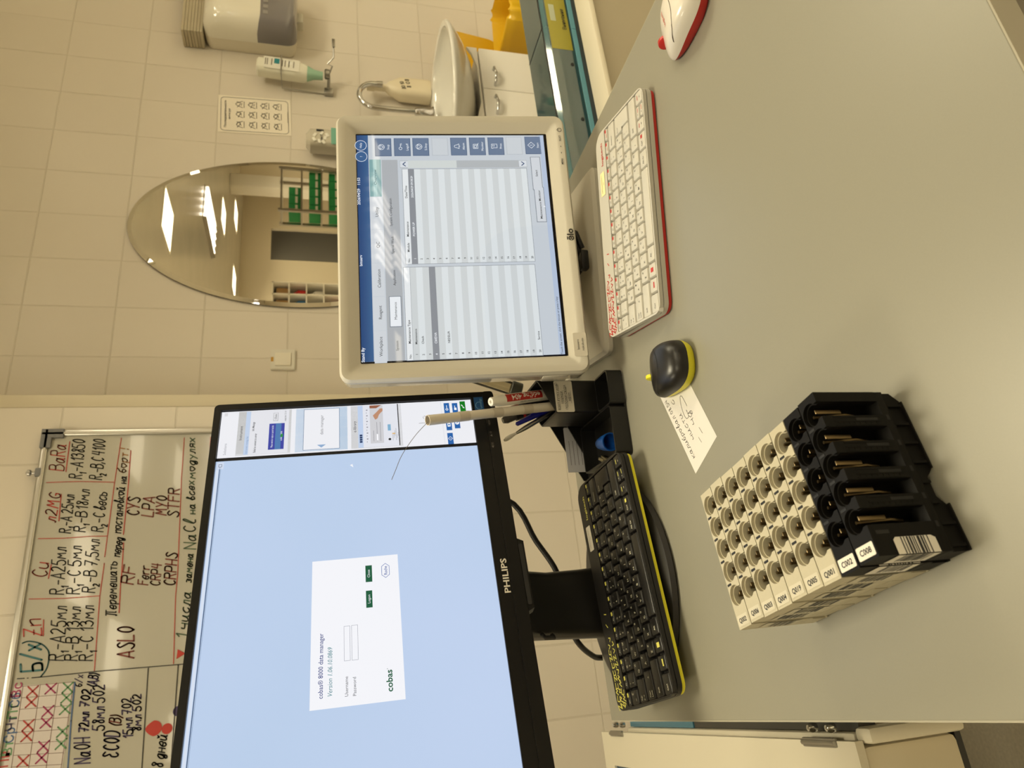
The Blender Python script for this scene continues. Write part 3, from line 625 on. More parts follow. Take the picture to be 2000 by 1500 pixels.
def spring(hx):
    b = MB(); b.tube([(hx+.001, RWd-.004, RH-.006), (hx+.001, RWd-.0075, RH-.03), (hx+.001, RWd-.004, .03)], .0012, SPR, 6)
    b.box((hx+.0012, .0072, RH-.0125), (.0032, .0011, .021), SPR, RX(0), .0004); return b
IDT = [('Q002','w'),('Q006','w'),('Q003','w'),('Q004','w'),('Q019','w'),('Q005','w'),('Q001','w'),('C002','b'),('C008','b')]
MLt = lambda x, y, z: T(x, y, z) @ Matrix(((0,1,0,0),(-1,0,0,0),(0,0,1,0),(0,0,0,1)))       # text running from back to front
body_me = {}; spr_me = {}
LBW = mat('label_paper', (214,208,196), .5); LBI = mat('label_ivory', (190,183,162), .5)
rng = random.Random(3)
racks = Matrix.Translation((.0545, .3815, D+.0006)) @ RZ(R(7.9))
for n, (idn, kd) in enumerate(IDT):
    y = (8-n)*.0199
    if kd == 'w': lab = 'ivory five-hole sample rack marked %s, %s' % (idn, ('farthest from the black racks','second from the far end of the row','third from the far end of the row','middle one of the ivory racks','third ivory one from the black racks','second ivory one from the black racks','ivory one touching the black racks')[n])
    else: lab = 'black five-hole sample rack marked %s, %s' % (idn, ('between the ivory racks and the other black one','front one with its open slots facing out')[n-7])
    t = thing('sample_rack', lab, 'sample rack', racks @ T(rng.uniform(-.0008, .0008), y, 0), 'sample racks standing side by side')
    if kd not in body_me:
        o = rack_body(IV if kd == 'w' else RBK, IVD if kd == 'w' else BLACKM).build('rack_body', t, smooth=30); body_me[kd] = o
        spr_me[kd] = None
    else: o = body_me[kd].copy(); COL.objects.link(o); o.parent = t
    for hx in HX:
        if spr_me['w' if 'w' in spr_me else kd] is None or 'sp' not in spr_me:
            o = spring(0).build('spring_clip', t); spr_me['sp'] = o; spr_me['w'] = 1
        else: o = spr_me['sp'].copy(); COL.objects.link(o); o.parent = t
        o.location = (hx, 0, 0)
    b = MB(); lm = LBI if kd == 'w' else LBW
    b.flat(rrect(.0085, .0165, .001, .0062, RWd/2), lm, z=RH+.00025)
    b.text(idn, .0039, INKB, MLt(.0044, RWd/2, RH+.0004), 0, 0, 'C', .0112, .02); b.build('number_label', t, smooth=0)
    # bar-code sticker wrapped round the left front edge
    b = MB(); zz0, zz1 = .0255, .058
    if kd == 'b': b.flat([(0, zz0), (.0095, zz0), (.0112, zz0+.003), (.0112, zz1-.002), (.0095, zz1), (0, zz1)], LBW, XZ, z=.0006)
    b.add([(-.0005, .0, zz0), (-.0005, .0155, zz0), (-.0005, .0155, zz1), (-.0005, 0, zz1)], [(0,1,2,3)], LBI if kd == 'w' else LBW)
    z = zz0+.006
    while z < zz1-.006:
        w_ = rng.choice((.0007, .0008, .0013, .002))
        if kd == 'b': b.rect(0, z, .0110, z+w_, INKB, XZ, .0009)
        b.add([(-.0008, .0, z), (-.0008, .0125, z), (-.0008, .0125, z+w_), (-.0008, 0, z+w_)], [(0,1,2,3)], INKB)
        z += w_+rng.choice((.0008, .0009, .0014, .002))
    b.build('barcode_label', t, smooth=0)

# ------------------------------------------------------------------ keyboards
def zk(y): return .0205+y*.0507
U = .01918; KX = -.1447
NUM = [('~','Ё'),('!1',''),('@2','"'),('#3','№'),('$4',';'),('%5',''),('^6',':'),('&7','?'),('*8',''),('(9',''),(')0',''),('_-',''),('+=','')]
R4 = list(zip('QWERTYUIOP[]','ЙЦУКЕНГШЩЗХЪ')); R3 = list(zip("ASDFGHJKL;'",'ФЫВАПРОЛДЖЭ')); R2 = list(zip('ZXCVBNM,./','ЯЧСМИТЬБЮ,'))
def keyboard(name, label, M, P):
    t = thing(name, label, 'keyboard', M)
    body, band, cap, leg, acc, well = P
    o = rrect(.291, .138, .012, 0, 0, 6, rr=(.02, .014, .013, .013)); sc = lambda k: [(x*k, y*k) for x, y in o]
    b = MB(); b.prism([(x*.992, y*.985) for x, y in o], .0008, .0052, band); b.build('base_band', t)
    b = MB(); b.prism(o, .0052, 0, body, zf=lambda x, y: zk(y)-.0062); 
    inner = rrect(.2865, .1085, .008, 0, -.0128, 6, rr=(.003, .003, .009, .009))
    b.prism(o, .012, 0, body, [inner], zf=lambda x, y: zk(y)-.0004, bot=False)
    sc_ = [(x, y, zk(y)-.0060) for x, y in inner]; b.add(sc_, [tuple(range(len(sc_)))], well)
    MT = Matrix(((1,0,0,0),(0,1,0,0),(0,.0507,1,.0205),(0,0,0,1)))
    b.text('logitech', .0052, acc, MT, .112, .0495, 'C', .033, .012, z=-.0001)
    rg = random.Random(5)
    # confetti of short angular strokes fading out from the left corner
    ZG = ([(-1,1),(1,1),(-1,-1),(1,-1)], [(-1,-1),(-.2,1),(.4,-.6),(1,.9)], [(-1,.8),(0,-.9),(1,.8)], [(1,1),(-1,.9),(-.8,-1),(.9,-.8)], [(-.8,-1),(.8,1)], [(-1,-1),(-.7,1),(1,.5)], [(-1,0),(0,1),(.2,-.6),(1,.2)])
    for i in range(15):
        x = -.1395+.0078*i; rows = 3 if i < 3 else 2 if i < 10 else 1
        for j in range(rows):
            if i > 10 and i % 2: continue
            g_ = rg.choice(ZG[:4] if i < 12 else ZG[4:5]); a_ = R(rg.uniform(-25, 25)); k_ = .0034*(1-.02*i)
            cx_, cy_ = x+rg.uniform(-.001, .001), (.0555 if rows == 1 else .0500+.0105*j if rows == 2 else .0472+.0075*j)+rg.uniform(-.001, .001)
            b.stroke([(cx_+k_*(p[0]*math.cos(a_)-p[1]*math.sin(a_)), cy_+k_*(p[0]*math.sin(a_)+p[1]*math.cos(a_))) for p in g_], .0013, acc, MT, -.0001, caps=False)
    b.build('housing', t, smooth=30)
    b = MB(); b.flat(rrect(.034, .0125, .0015, .07, .0545), STICK if P[0] is not KWHT else mat('sticker_cream', (228,214,160), .6), MT, z=.00015); b.text('08050#0000001', .0022, mat('sticker_ink', (120,112,98), .6), MT, .07, .0555, 'C', .026, z=.0003); b.text('БМ', .002, mat('sticker_ink', (120,112,98), .6), MT, .07, .0513, 'C', z=.0003); b.build('sticker', t, smooth=0)
    def key(x0, y0, x1, y1, legs=(), pts=None, big=False):
        g = .00075; w_, h_ = x1-x0-2*g, y1-y0-2*g; cx, cy = (x0+x1)/2, (y0+y1)/2
        b = MB(); lo = []
        for k_, dz, ins in ((0, -.0058, 0), (1, -.0012, .0006), (2, -.0002, .0011), (3, .0002, .0018)):
            if pts: 
                base = pts; c_ = (sum(p[0] for p in pts)/len(pts), sum(p[1] for p in pts)/len(pts))
                lo.append([(p[0]-ins*(1 if p[0] > c_[0] else -1), p[1]-ins*(1 if p[1] > c_[1] else -1), zk(p[1])+dz) for p in pts])
            else: lo.append([(x, y, zk(y)+dz) for x, y in rrect(w_-2*ins, h_-2*ins, .0016, cx, cy, 3)])
        b.loft(lo, cap, False, True)
        for st, fx, fy, hh, mm, ww in legs: b.text(st, hh, mm, MT, x0+g+fx*w_, y0+g+fy*h_, 'C', ww, .005, z=.0004)
        b.build('key', t, smooth=30)
    ys = [-.0675+.0196*i for i in range(5)]; KH = .0186
    def row(r_, x, items, u=1):
        for it in items:
            lg = []
            if len(it[0]) == 2: lg = [(it[0][0], .3, .62, .0026, leg, None), (it[0][1], .3, .2, .003, leg, None)]
            else: lg = [(it[0], .32, .2, .0036, leg, None)]
            if it[1]: lg.append((it[1], .72, .58, .0027, leg, None))
            key(KX+x*U, ys[r_], KX+(x+u)*U, ys[r_]+KH, lg); x += u
        return x
    x = row(4, 0, NUM); key(KX+x*U, ys[4], KX+15*U, ys[4]+KH, [('Backspace', .3, .42, .0022, leg, .013)])
    key(KX, ys[3], KX+1.5*U, ys[3]+KH, [('Tab', .2, .55, .0026, leg, None), ('←→', .2, .2, .0026, leg, .006)]); x = row(3, 1.5, R4)
    ex0 = KX+13.5*U+.0008; exm = KX+13.78*U; ex1 = KX+15*U-.0008; y0, y1, ym = ys[2]+.0008, ys[3]+KH-.0008, ys[3]+.0004
    key(ex0, y0, ex1, y1, [('Enter', .22, .78, .0024, leg, .008)], [(exm, y0), (ex1, y0), (ex1, y1), (ex0, y1), (ex0, ym), (exm, ym)])
    key(KX, ys[2], KX+1.78*U, ys[2]+KH, [('Caps', .22, .5, .0026, leg, None), ('Lock', .22, .2, .0026, leg, None), ('A', .75, .3, .0026, leg, None)]); x = row(2, 1.78, R3); key(KX+x*U, ys[2], KX+13.78*U, ys[2]+KH, [('|', .3, .6, .0028, leg, None), ('\\', .3, .2, .0028, leg, None)])
    key(KX, ys[1], KX+2.25*U, ys[1]+KH, [('Shift', .2, .4, .0026, leg, None)]); x = row(1, 2.25, R2); key(KX+x*U, ys[1], KX+15*U, ys[1]+KH, [('Shift', .15, .4, .0026, leg, None)])
    for x0, x1, lg in ((0, 1.3, [('Ctrl', .35, .4, .003, leg, None)]), (1.3, 2.3, [('▬', .5, .3, .006, acc, .0075)]), (2.3, 3.3, [('■', .5, .32, .006, acc, .0055)]), (3.3, 4.4, [('Alt', .4, .4, .003, leg, None)]), (4.4, 9.6, []), (9.6, 10.85, [('Alt Gr', .42, .4, .003, leg, None)]), (10.85, 12.1, [('Ctrl', .32, .4, .003, leg, None), ('■', .74, .38, .004, acc, .0045)])): key(KX+x0*U, ys[0], KX+x1*U, ys[0]+KH, lg)
    key(KX+12.1*U, ys[0], KX+13.07*U, ys[0]+KH, [('◂', .5, .25, .003, leg, .003), ('▬', .5, .6, .0026, acc, .006)])
    key(KX+13.07*U, ys[0]+KH/2, KX+14.03*U, ys[0]+KH, [('▴', .3, .3, .002, leg, .0025), ('▬', .65, .3, .0022, acc, .006)]); key(KX+13.07*U, ys[0], KX+14.03*U, ys[0]+KH/2, [('▾', .3, .3, .002, leg, .0025), ('▬', .65, .3, .0022, acc, .006)])
    key(KX+14.03*U, ys[0], KX+15*U, ys[0]+KH, [('▸', .5, .25, .003, leg, .003), ('▬', .5, .6, .0026, acc, .006)])
    for i in range(15):
        st = ['Esc']+['F%d' % j for j in range(1, 13)]+['Ins','Del']
        key(KX+i*U, .0310, KX+(i+1)*U, .0405, [(st[i], .35, .15, .0024, acc if i > 12 else leg, None), ('■', .75, .3, .0036, acc, .0045)])
    for x in (-.11, .11):
        b = MB(); b.box((x, .055, .0006), (.02, .012, .0012), BLACKM); b.build('foot', t)
    return t
KBR = T(.550, .7025, D+.0002) @ RZ(R(-13.9))
keyboard('computer_keyboard', 'white compact keyboard with red base band and red confetti pattern, under the touch monitor', KBR, (KWHT, RED, mat('key_white', (186,182,172), .45), mat('legend_dark', (46,42,40), .5), mat('legend_red', (176,44,40), .5), mat('key_gap_shade', (88,82,72), .6)))  # well floor darkened to paint the shade between the white keys
KBY = T(.1203, .8658, D+.0197) @ RZ(R(5.91)) @ RX(R(2.5)) @ RY(R(-.41))
keyboard('computer_keyboard', 'black compact keyboard with yellow base band and confetti, lying on the large monitor foot', KBY, (mat('keyboard_black', (24,22,21), .45), YEL, mat('key_black', (22,21,20), .36), mat('legend_grey', (206,202,180), .5), mat('legend_yellow', (206,200,96), .5), BLACKM))

# ------------------------------------------------------------------ mice
def mouse(label, M, shell, band, wheel, logo, line):
    t = thing('computer_mouse', label, 'mouse', M)
    hw, hl, n = .0298, .0465, 44
    def outl(th):
        c_, s_ = math.cos(th), math.sin(th); p = 2.7
        return hw*abs(c_)**(2/p)*(1 if c_ > 0 else -1), hl*abs(s_)**(2/p)*(1 if s_ > 0 else -1)
    th = [2*PI*i/n for i in range(n)]
    hz = lambda y: .0335-.0165*max(0, (y+.012)/hl)**1.7-.003*max(0, (-y-.012)/hl)**2
    PR = [(.90,.0),(.945,.08),(.985,.2),(1.0,.34),(.985,.52),(.94,.7),(.86,.83),(.74,.915),(.58,.962),(.4,.988),(.2,.998),(.02,1)]
    def ring(k_, f_): return [(x*k_, y*k_, f_*hz(y*k_)) for x, y in map(outl, th)]
    bandz = lambda x, y: 0
    b = MB(); b.loft([ring(k_, f_) for k_, f_ in PR[:4]], band, True, False); b.build('base_band', t, smooth=60)
    b = MB(); b.loft([ring(.99, .335)]+[ring(k_, f_) for k_, f_ in PR[3:]], shell, False, True)
    def surf(x, y):
        a_ = math.atan2(y/hl, x/hw); lo_, hi_ = 0, 1.2
        p = 2.7; k_ = (abs(x/hw)**p+abs(y/hl)**p)**(1/p)
        for (k0, f0), (k1, f1) in zip(PR[3:], PR[4:]):
            if k1 <= k_ <= k0: f_ = f0+(f1-f0)*(k0-k_)/(k0-k1); break
        else: f_ = 1 if k_ < .02 else .34
        return f_*hz(y)
    def draw(pts, w_, m_, up=.0002):
        for a_, c_ in zip(pts, pts[1:]):
            dx, dy = c_[0]-a_[0], c_[1]-a_[1]; l_ = math.hypot(dx, dy) or 1; ox, oy = -dy/l_*w_/2, dx/l_*w_/2
            q = [(a_[0]+ox, a_[1]+oy), (a_[0]-ox, a_[1]-oy), (c_[0]-ox, c_[1]-oy), (c_[0]+ox, c_[1]+oy)]
            b.add([(x, y, surf(x, y)+up) for x, y in q], [(0,1,2,3)], m_)
    arc = [(x, y) for x, y in crom([(-.0272,.012),(-.0225,-.004),(-.0125,-.0135),(0,-.0158),(.0125,-.0135),(.0225,-.004),(.0272,.012)], 6)]
    draw(arc, .0008, line); draw([(0, .02+.0012*i) for i in range(15)], .0007, line)
    vs, fs, xa, xb = text_geo('logitech', .005); s_ = .021/(xb-xa)
    b.add([((v[0]-(xa+xb)/2)*s_, .003+v[1]*s_, surf((v[0]-(xa+xb)/2)*s_, .003+v[1]*s_)+.0004) for v in vs], fs, logo)
    b.build('shell', t, smooth=60)
    b = MB(); b.lathe([(.0078,-.0026),(.009,-.0018),(.009,.0018),(.0078,.0026)], wheel, 24, T(0, .0325, .0146) @ RY(R(90))); b.build('scroll_wheel', t); return t
q = atZ(1364, 722, 0); 
mouse('black mouse with a yellow base band and yellow wheel, resting on the handwritten note', T(.3265, .6895, D+.0006) @ RZ(R(-9)), mat('mouse_black', (22,20,19), .34), YEL, YEL, mat('mouse_logo', (120,114,104), .5), BLACKM)
mouse('white mouse with a red base band, near the right edge of the desk', T(.6745, .5035, D+.0006) @ RZ(R(3)), mat('mouse_white', (210,204,194), .26, coat=.3), RED, RED, mat('mouse_logo_red', (176,60,50), .5), mat('seam', (70,58,48), .6))
# handwritten note
t = thing('handwritten_note', 'white slip of paper with pencil notes, partly under the black mouse', 'note', T(.2035, .6985, D+.0002) @ RZ(R(21.5)))
b = MB(); b.rect(0, -.062, .14, 0, PAPER); PEN = mat('pencil', (88,82,80), .7)
writing(b, 'калибровал', (.014, -.0125), (.078, -.0105), .0075, .0006, PEN, None, .3, .0002); writing(b, '08 54', (.083, -.0105), (.105, -.0095), .0055, .0006, PEN, None, .2, .0002)
writing(b, 'чисти', (.03, -.0265), (.07, -.0235), .0075, .0006, PEN, None, .3, .0002); writing(b, 'с', (.088, -.0215), (.094, -.021), .008, .0006, PEN, None, .3, .0002); writing(b, 'чд', (.041, -.0395), (.057, -.0405), .010, .0006, PEN, None, .2, .0002)
b.stroke(crom([(.064,-.035),(.055,-.034),(.058,-.028),(.072,-.029),(.084,-.035),(.081,-.039),(.066,-.0395)]), .0006, PEN, None, .0002)
b.stroke([(.016,-.0345),(.024,-.0335)], .0006, PEN, None, .0002); b.stroke([(.022,-.043),(.031,-.042)], .0006, PEN, None, .0002)
b.build('slip', t, smooth=0)

# ------------------------------------------------------------------ touch monitor
EM = T(.5809, .8209, D+.216) @ RZ(-.1403) @ RX(-.1484) @ RY(-.0047)
t = thing('touch_monitor', 'cream touch screen monitor showing a grey and blue analyser program', 'monitor', EM)
CASE = mat('monitor_cream', (192,187,174), .36, noise=.02, nscale=900, bump=.05); CASE2 = mat('monitor_side', (196,188,170), .12, coat=.8)
GR = lambda v: screen((v, v, min(255, v+4)))
def el(a, c): return loc(EM, 640+a/2.6783, 210+c/2.6783)
cxz, czz = 0, -.0022
rr_ = lambda w_, h_, r_, y: [(x, y, z) for x, z in rrect(w_, h_, r_, cxz, czz, 5)]
b = MB(); b.loft([rr_(.342,.274,.002,.0), rr_(.367,.2985,.006,-.0075), rr_(.374,.305,.008,-.009), rr_(.389,.321,.012,-.009), rr_(.3945,.327,.014,-.004), rr_(.394,.3265,.014,.004)], CASE, False, False)
b.text('ēlo', .0092, mat('logo_dark', (52,50,46), .4), T(.0035, -.0094, -.1615) @ XZ, 0, 0, 'C', .0185, .035)
for i, (st, x) in enumerate((('MENU', .1195), ('◂', .133), ('▸', .1445), ('SELECT', .1575))): b.text(st, .003, INKB, T(x, -.0094, -.1585) @ XZ, 0, 0, 'C', .0095 if len(st) > 2 else .003, .01)
b.stroke([(.1715+.003*math.cos(R(a_)), -.1575+.003*math.sin(R(a_))) for a_ in range(110, 431, 20)], .0007, INKB, T(0, -.0094, 0) @ XZ); b.stroke([(.1715, -.1565), (.1715, -.1535)], .0007, INKB, T(0, -.0094, 0) @ XZ); b.build('front_bezel', t, smooth=25)
b = MB(); b.loft([rr_(.394,.3265,.014,.004), rr_(.392,.3245,.014,.024), rr_(.37,.3,.02,.032), rr_(.27,.22,.03,.055), rr_(.24,.19,.03,.058)], CASE2, False, True); b.build('rear_case', t, smooth=30)
b = MB(); b.box((-.1968, .014, -.12), (.0012, .026, .034), mat('clear_tape_body', (196,190,176), .15, coat=.6), bev=.0004); b.build('tape_patch', t)
b = MB(); b.prism(rrect(.033, .018, .002), 0, .0005, STICK, M=T(-.1585, -.0092, -.1545) @ XZ)
for i, st in enumerate(('bmserv', 'nakakojo')): b.text(st, .0036, INKB, T(-.1585, -.0099, -.1532-.0062*i) @ XZ, 0, 0, 'C', None, 0)
b.build('name_sticker', t, smooth=0)
# the picture on its screen
b = MB(XZ); sw, sh = .1705, .1362
b.rect(-sw, -sh, sw, sh, screen((14,14,18))); b.rect(-.1685, -.1335, .1685, .1335, screen((196,203,210)), z=.0002)
L3, L4, L5 = .0004, .0006, .0008
def quad(pts, m, z=L3): b.add([(x, y, z) for x, y in pts], [(0,1,2,3)], m)
XL, XR = -.1685, .1685
for i in range(10):
    zt = .1335-.00158*i; f_ = i/9; b.rect(XL, zt-.0016, XR, zt, screen((int(36+40*f_*.6), int(70+46*f_*.6), int(120+36*f_*.6))), z=L3)
WT = screen((240,244,248)); DK = screen((34,36,40)); LINE = screen((140,146,152)); BTN = screen((104,122,148)); BTN2 = screen((86,104,132))
def et(st, a, c, h=.0042, m=DK, al='L', w_=None, bold=0, z=L5):
    x, y = el(a, c); b.text(st, h, m, None, x, y, al, w_, bold, z=z)
et('Stand By', 194, 1334, .0042, WT, bold=.01); et('bmserv', 182, 830, .0040, WT, bold=.01); et('2026/04/29', 171, 510, .0040, WT, bold=.01); et('11:53', 170, 405, .0040, WT, bold=.01)
for a, c, st in ((173,200,'Help'), (176,258,'?')):
    x, y = el(a, c); pts = circ(.0082, 24, x, y); b.flat(pts, screen((58,96,142)), None, [circ(.0001, 6, x, y)], L4); b.flat(pts, WT, None, [circ(.0076, 24, x, y)], L5); b.text(st, .0032, WT, None, x, y-.0014, 'C', z=L5)
x0, zt = el(216, 1290)[0], el(212, 700)[1]
tabs = [1340, 1170, 990, 815, 640, 468, 272]
for i in range(6):
    xa, z1 = el(250-i*6, tabs[i]); xb, _ = el(240, tabs[i+1]); z0, z2 = .1008, .1168
    b.rect(xa+.0003, z0, xb-.0003, z2, screen((126,166,168)) if i == 5 else screen((206,211,216)), z=L3)
    if i == 5: b.rect(xa+.0003, z0+.006, xb-.0003, z0+.011, screen((152,190,190)), z=L4)
for st, a, c in (('Workplace',289,1303), ('Reagent',285,1108), ('Calibration',279,943), ('QC',272,735), ('Utility',266,572), ('Overview',258,405)): et(st, a, c, .0044, screen((30,84,92)) if st == 'Overview' else DK)
zs1, zs0 = .1005, .0775; xs1 = el(300, 275)[0]
b.rect(XL, zs0, xs1, zs1-.001, screen((172,176,180)), z=L3)
xa, z1 = el(326, 1150); xb, z0 = el(388, 987); b.rect(xa, z0+.001, xb, z1, screen((112,122,134)), z=L4); b.rect(xa+.0008, z0+.0018, xb-.0008, z1-.0008, screen((232,236,240)), z=L5)
for st, a, c, h in (('System',372,1273,.0036), ('Maintenance',364,1110,.0036), ('Application',357,932,.0036), ('Special Wash',348,766,.0036), ('System Configuration',339,622,.0036)): et(st, a, c, h, z=.001)
def table(tl, tr, bl_, n, sel):
    xa, z1 = el(*tl); xb = el(*tr)[0]; z0 = el(*bl_)[1]; hh = (z1-z0)/n
    for i in range(n):
        v = (204,209,210) if i % 2 == 1 else (218,224,226)
        if i == 0: v = (228,232,234)
        if i == sel: v = (138,142,148)
        b.rect(xa, z1-hh*(i+1), xb, z1-hh*i, screen(v), z=L3)
        if i > 0: b.text(str(i), .0029, WT if i == sel else DK, None, xa+.0085, z1-hh*(i+1)+.0024, 'R', bold=.015, z=L5)
    b.frame(xa, z0, xb, z1, .0006, LINE, None, L4); b.rect(xa, z1-hh-.0004, xb, z1-hh, LINE, z=L4); b.text('No.', .003, DK, None, xa+.003, z1-hh+.0022, 'L', bold=.01, z=L5); return xa, z1, hh
xa, z1, hh = table((414,1326), (400,836), (1128,1296), 21, 4)
b.text('Maintenance Type', .0033, DK, None, xa+.0235, z1-hh+.0022, 'L', bold=.01, z=L5)
for i, st in ((1,'Maintenance'), (2,'Check'), (4,'СМЕНА'), (6,'NEDELIA'), (20,'Service')): b.text(st, .0031, WT if i == 4 else DK, None, xa+.0225, z1-hh*(i+1)+.0024, 'L', bold=.01, z=L5)
xa, z1, hh = table((408,822), (378,322), (1086,802), 21, 1)
for st, dx in (('Module',.0185), ('Maintenance',.0415), ('Date/Time',.1005)): b.text(st, .0033, DK, None, xa+dx, z1-hh+.0022, 'L', bold=.01, z=L5)
b.text('POWER UP', .0031, WT, None, xa+.042, z1-2*hh+.0024, 'L', bold=.01, z=L5); b.text('2026/04/29 09:38:29', .003, WT, None, xa+.101, z1-2*hh+.0024, 'L', .034, .01, z=L5)
xb, zt = el(378, 318); xe, ze = el(1040, 276); b.rect(xb, ze, xe, zt, screen((176,181,184)), z=L3); b.rect(xb, zt-.08, xe, zt-.011, screen((206,212,210)), z=L4)
for cz, s_ in ((zt-.006, 1), (ze+.006, -1)):
    b.rect(xb+.001, cz-.0055, xe-.001, cz+.0055, screen((214,219,224)), z=L5); x = (xb+xe)/2; b.stroke([(x-.003, cz-.0018*s_), (x, cz+.0018*s_), (x+.003, cz-.0018*s_)], .0013, screen((44,72,112)), None, .001)
for i, (st, a, c) in enumerate((('Stop',290,209), ('Logoff',390,208), ('S.Stop',487,207), (None,587,206), ('Alarm',685,205), ('Monitor',783,204), ('Print',880,203), (None,975,201), ('Start',1073,199))):
    x, z = el(a, c); hw_, hh_ = .0145, .0116
    b.rect(x-hw_, z-hh_, x+hw_, z+hh_, BTN2 if st else screen((184,190,196)), z=L3); b.rect(x-hw_+.0009, z-hh_+.0009, x+hw_-.0009, z+hh_-.0009, BTN if st else screen((200,206,211)), z=L4)
    if st:
        b.text(st, .0033, WT, None, x, z-.0085, 'C', z=L5); zc_ = z+.0025; S_ = lambda p, cl=True: b.stroke([(x+q[0]*.001, zc_+q[1]*.001) for q in p], .0006, WT, None, .001, caps=False)
        ring = [(4.2*math.cos(2*PI*j/20), 4.2*math.sin(2*PI*j/20)) for j in range(21)]
        if st in ('Stop','S.Stop'): S_(ring); S_([(-3.5,2),(3.5,2),(0,-3),(-3.5,2)])
        elif st == 'Logoff': S_([(q[0]*.5-2.5, q[1]*.5) for q in ring]); S_([(-.4,0),(5,0),(5,-2)]); S_([(3,0),(3,-2)])
        elif st == 'Alarm': S_([(-4,-3),(4,-3),(2.4,0),(1.8,3),(0,4),(-1.8,3),(-2.4,0),(-4,-3)]); S_([(-1,-4),(1,-4)])
        elif st == 'Monitor': S_([(-4,-3),(3,-3),(3,3.5),(-4,3.5),(-4,-3)]); S_([(-2.5,-1),(1.5,-1),(1.5,2),(-2.5,2),(-2.5,-1)]); S_([(1,-2),(5,-4)])
        elif st == 'Print': S_([(-3,-4),(3,-4),(3,4),(-4,4),(-4,2),(-3,2),(-3,-4)]); S_([(-1,2),(2,2)]); S_([(-1,0),(2,0)])
        else: S_([(0,5),(5,0),(0,-5),(-5,0),(0,5)]); S_([(0,2),(0,-2)])
for st, a, c, w_ in (('Select',1092,345,.054), ('Maintenance Monitor',1112,508,.0555)):
    x, z = el(a, c); b.rect(x-w_/2, z-.0072, x+w_/2, z+.0072, screen((120,128,138)), z=L3); b.rect(x-w_/2+.0008, z-.0064, x+w_/2-.0008, z+.0064, screen((206,211,217)), z=L4); b.text(st, .0032, DK, None, x, z-.0015, 'C', .045 if len(st) > 8 else None, .01, z=L5)
x, z = el(1127, 522); b.flat([(x, z), (x+.0028, z-.0022), (x+.001, z-.0024), (x, z-.0038)], WT, None, z=.0011)
xq, zq = el(1233, 1296); b.rect(XL, zq-.0025, XR, zq-.0025+.0004+.0065, screen((178,192,214)), z=L3); b.text('Touch the screen, click the mouse or press a key', .0032, DK, None, XL, zq, 'L', .083, z=L5)
b.build('screen', t, smooth=0, fix=False)
BASE = T(.588, .915, D+.0003) @ RZ(R(-11.5))
BI = EM.inverted() @ BASE
b = MB(BI); bs = lambda w_, d_, z, r_, cy=0: [(x, y, z) for x, y in rrect(w_, d_, r_, 0, cy, 5)]
b.loft([bs(.288,.2,0,.012), bs(.288,.2,.006,.012), bs(.278,.19,.011,.012), bs(.2,.15,.017,.03,.01), bs(.13,.1,.03,.03,.02)], CASE, True, True); b.build('base', t, smooth=30)
b = MB(BI); b.loft([[(x, y+.02, .02) for x, y in rrect(.09, .06, .02)], [(x, y-.008, .12) for x, y in rrect(.085, .05, .02)], [(x, y-.022, .2) for x, y in rrect(.085, .045, .02)]], CASE, True, True); b.build('neck', t)
b = MB(BI); b.tube([(.05,-.055,.075),(.046,-.078,.058),(.03,-.088,.045),(.01,-.085,.033),(-.01,-.07,.028),(-.03,-.02,.035)], .0045, BLACK, 10); b.tube([(.05,-.05,.07),(.05,-.08,.05),(.036,-.092,.04),(.014,-.09,.031)], .004, BLACK, 10)
b.box((-.004,-.088,.029), (.03,.014,.012), BLACK, bev=.003); b.build('cable', t)

# ------------------------------------------------------------------ large black monitor
PM = T(.1268, .8541, D+.3648) @ RZ(R(14.32)) @ RX(R(-5.75)) @ RY(R(.99))
t = thing('computer_monitor', 'large black widescreen monitor showing a login window on light blue', 'monitor', PM)
BEZ = mat('bezel_black', (15,14,13), .36, noise=.1, nscale=900, spec=.22)
px0, px1, pz1, pz0 = -.268, .268, .1705, -.1935
o_ = lambda g, y, r_=.006: [(x, y, z) for x, z in rrect(px1-px0-2*g, pz1-pz0-2*g, r_, 0, (pz0+pz1)/2, 4)]
inn = [(.259,.162),(-.259,.162),(-.259,-.162),(.259,-.162)]
b = MB(XZ); oo = rrect(px1-px0, pz1-pz0, .006, 0, (pz0+pz1)/2, 4); b.prism(oo, -.012, .004, BEZ, [inn]); b.prism(rrect(px1-px0-.002, .0145, .004, 0, pz0+.0082), .004, .0062, BEZ)
b.prism([(-.045, pz0+.0005), (-.041, pz0-.007), (.041, pz0-.007), (.045, pz0+.0005)], -.01, .0045, BEZ)
b.prism(rrect(.075, .005, .002, 0, pz0-.0025), .0045, .0052, BLACKM)
b.text('PHILIPS', .0072, mat('logo_silver', (214,208,196), .3), None, 0, pz0+.0172, 'C', .042, .02, z=.0043)
for st, x in (('⏻/OK', .232), ('VIEW', .214), ('▲/☼', .196), ('◄/▣', .178)): b.text(st, .0028, mat('key_mark', (96,92,86), .4), None, x, pz0+.0105, 'C', .0085, z=.0064)
b.build('bezel', t, smooth=30)
b = MB(); b.loft([o_(.001, .0121), o_(.004, .022), o_(.03, .034, .02), o_(.09, .05, .03)], BLACKM, True, True); b.build('rear_case', t)
b = MB(XZ); b.rect(.2375, -.184, .259, -.1655, mat('energy_blue', (22,74,128), .4), z=.0043)
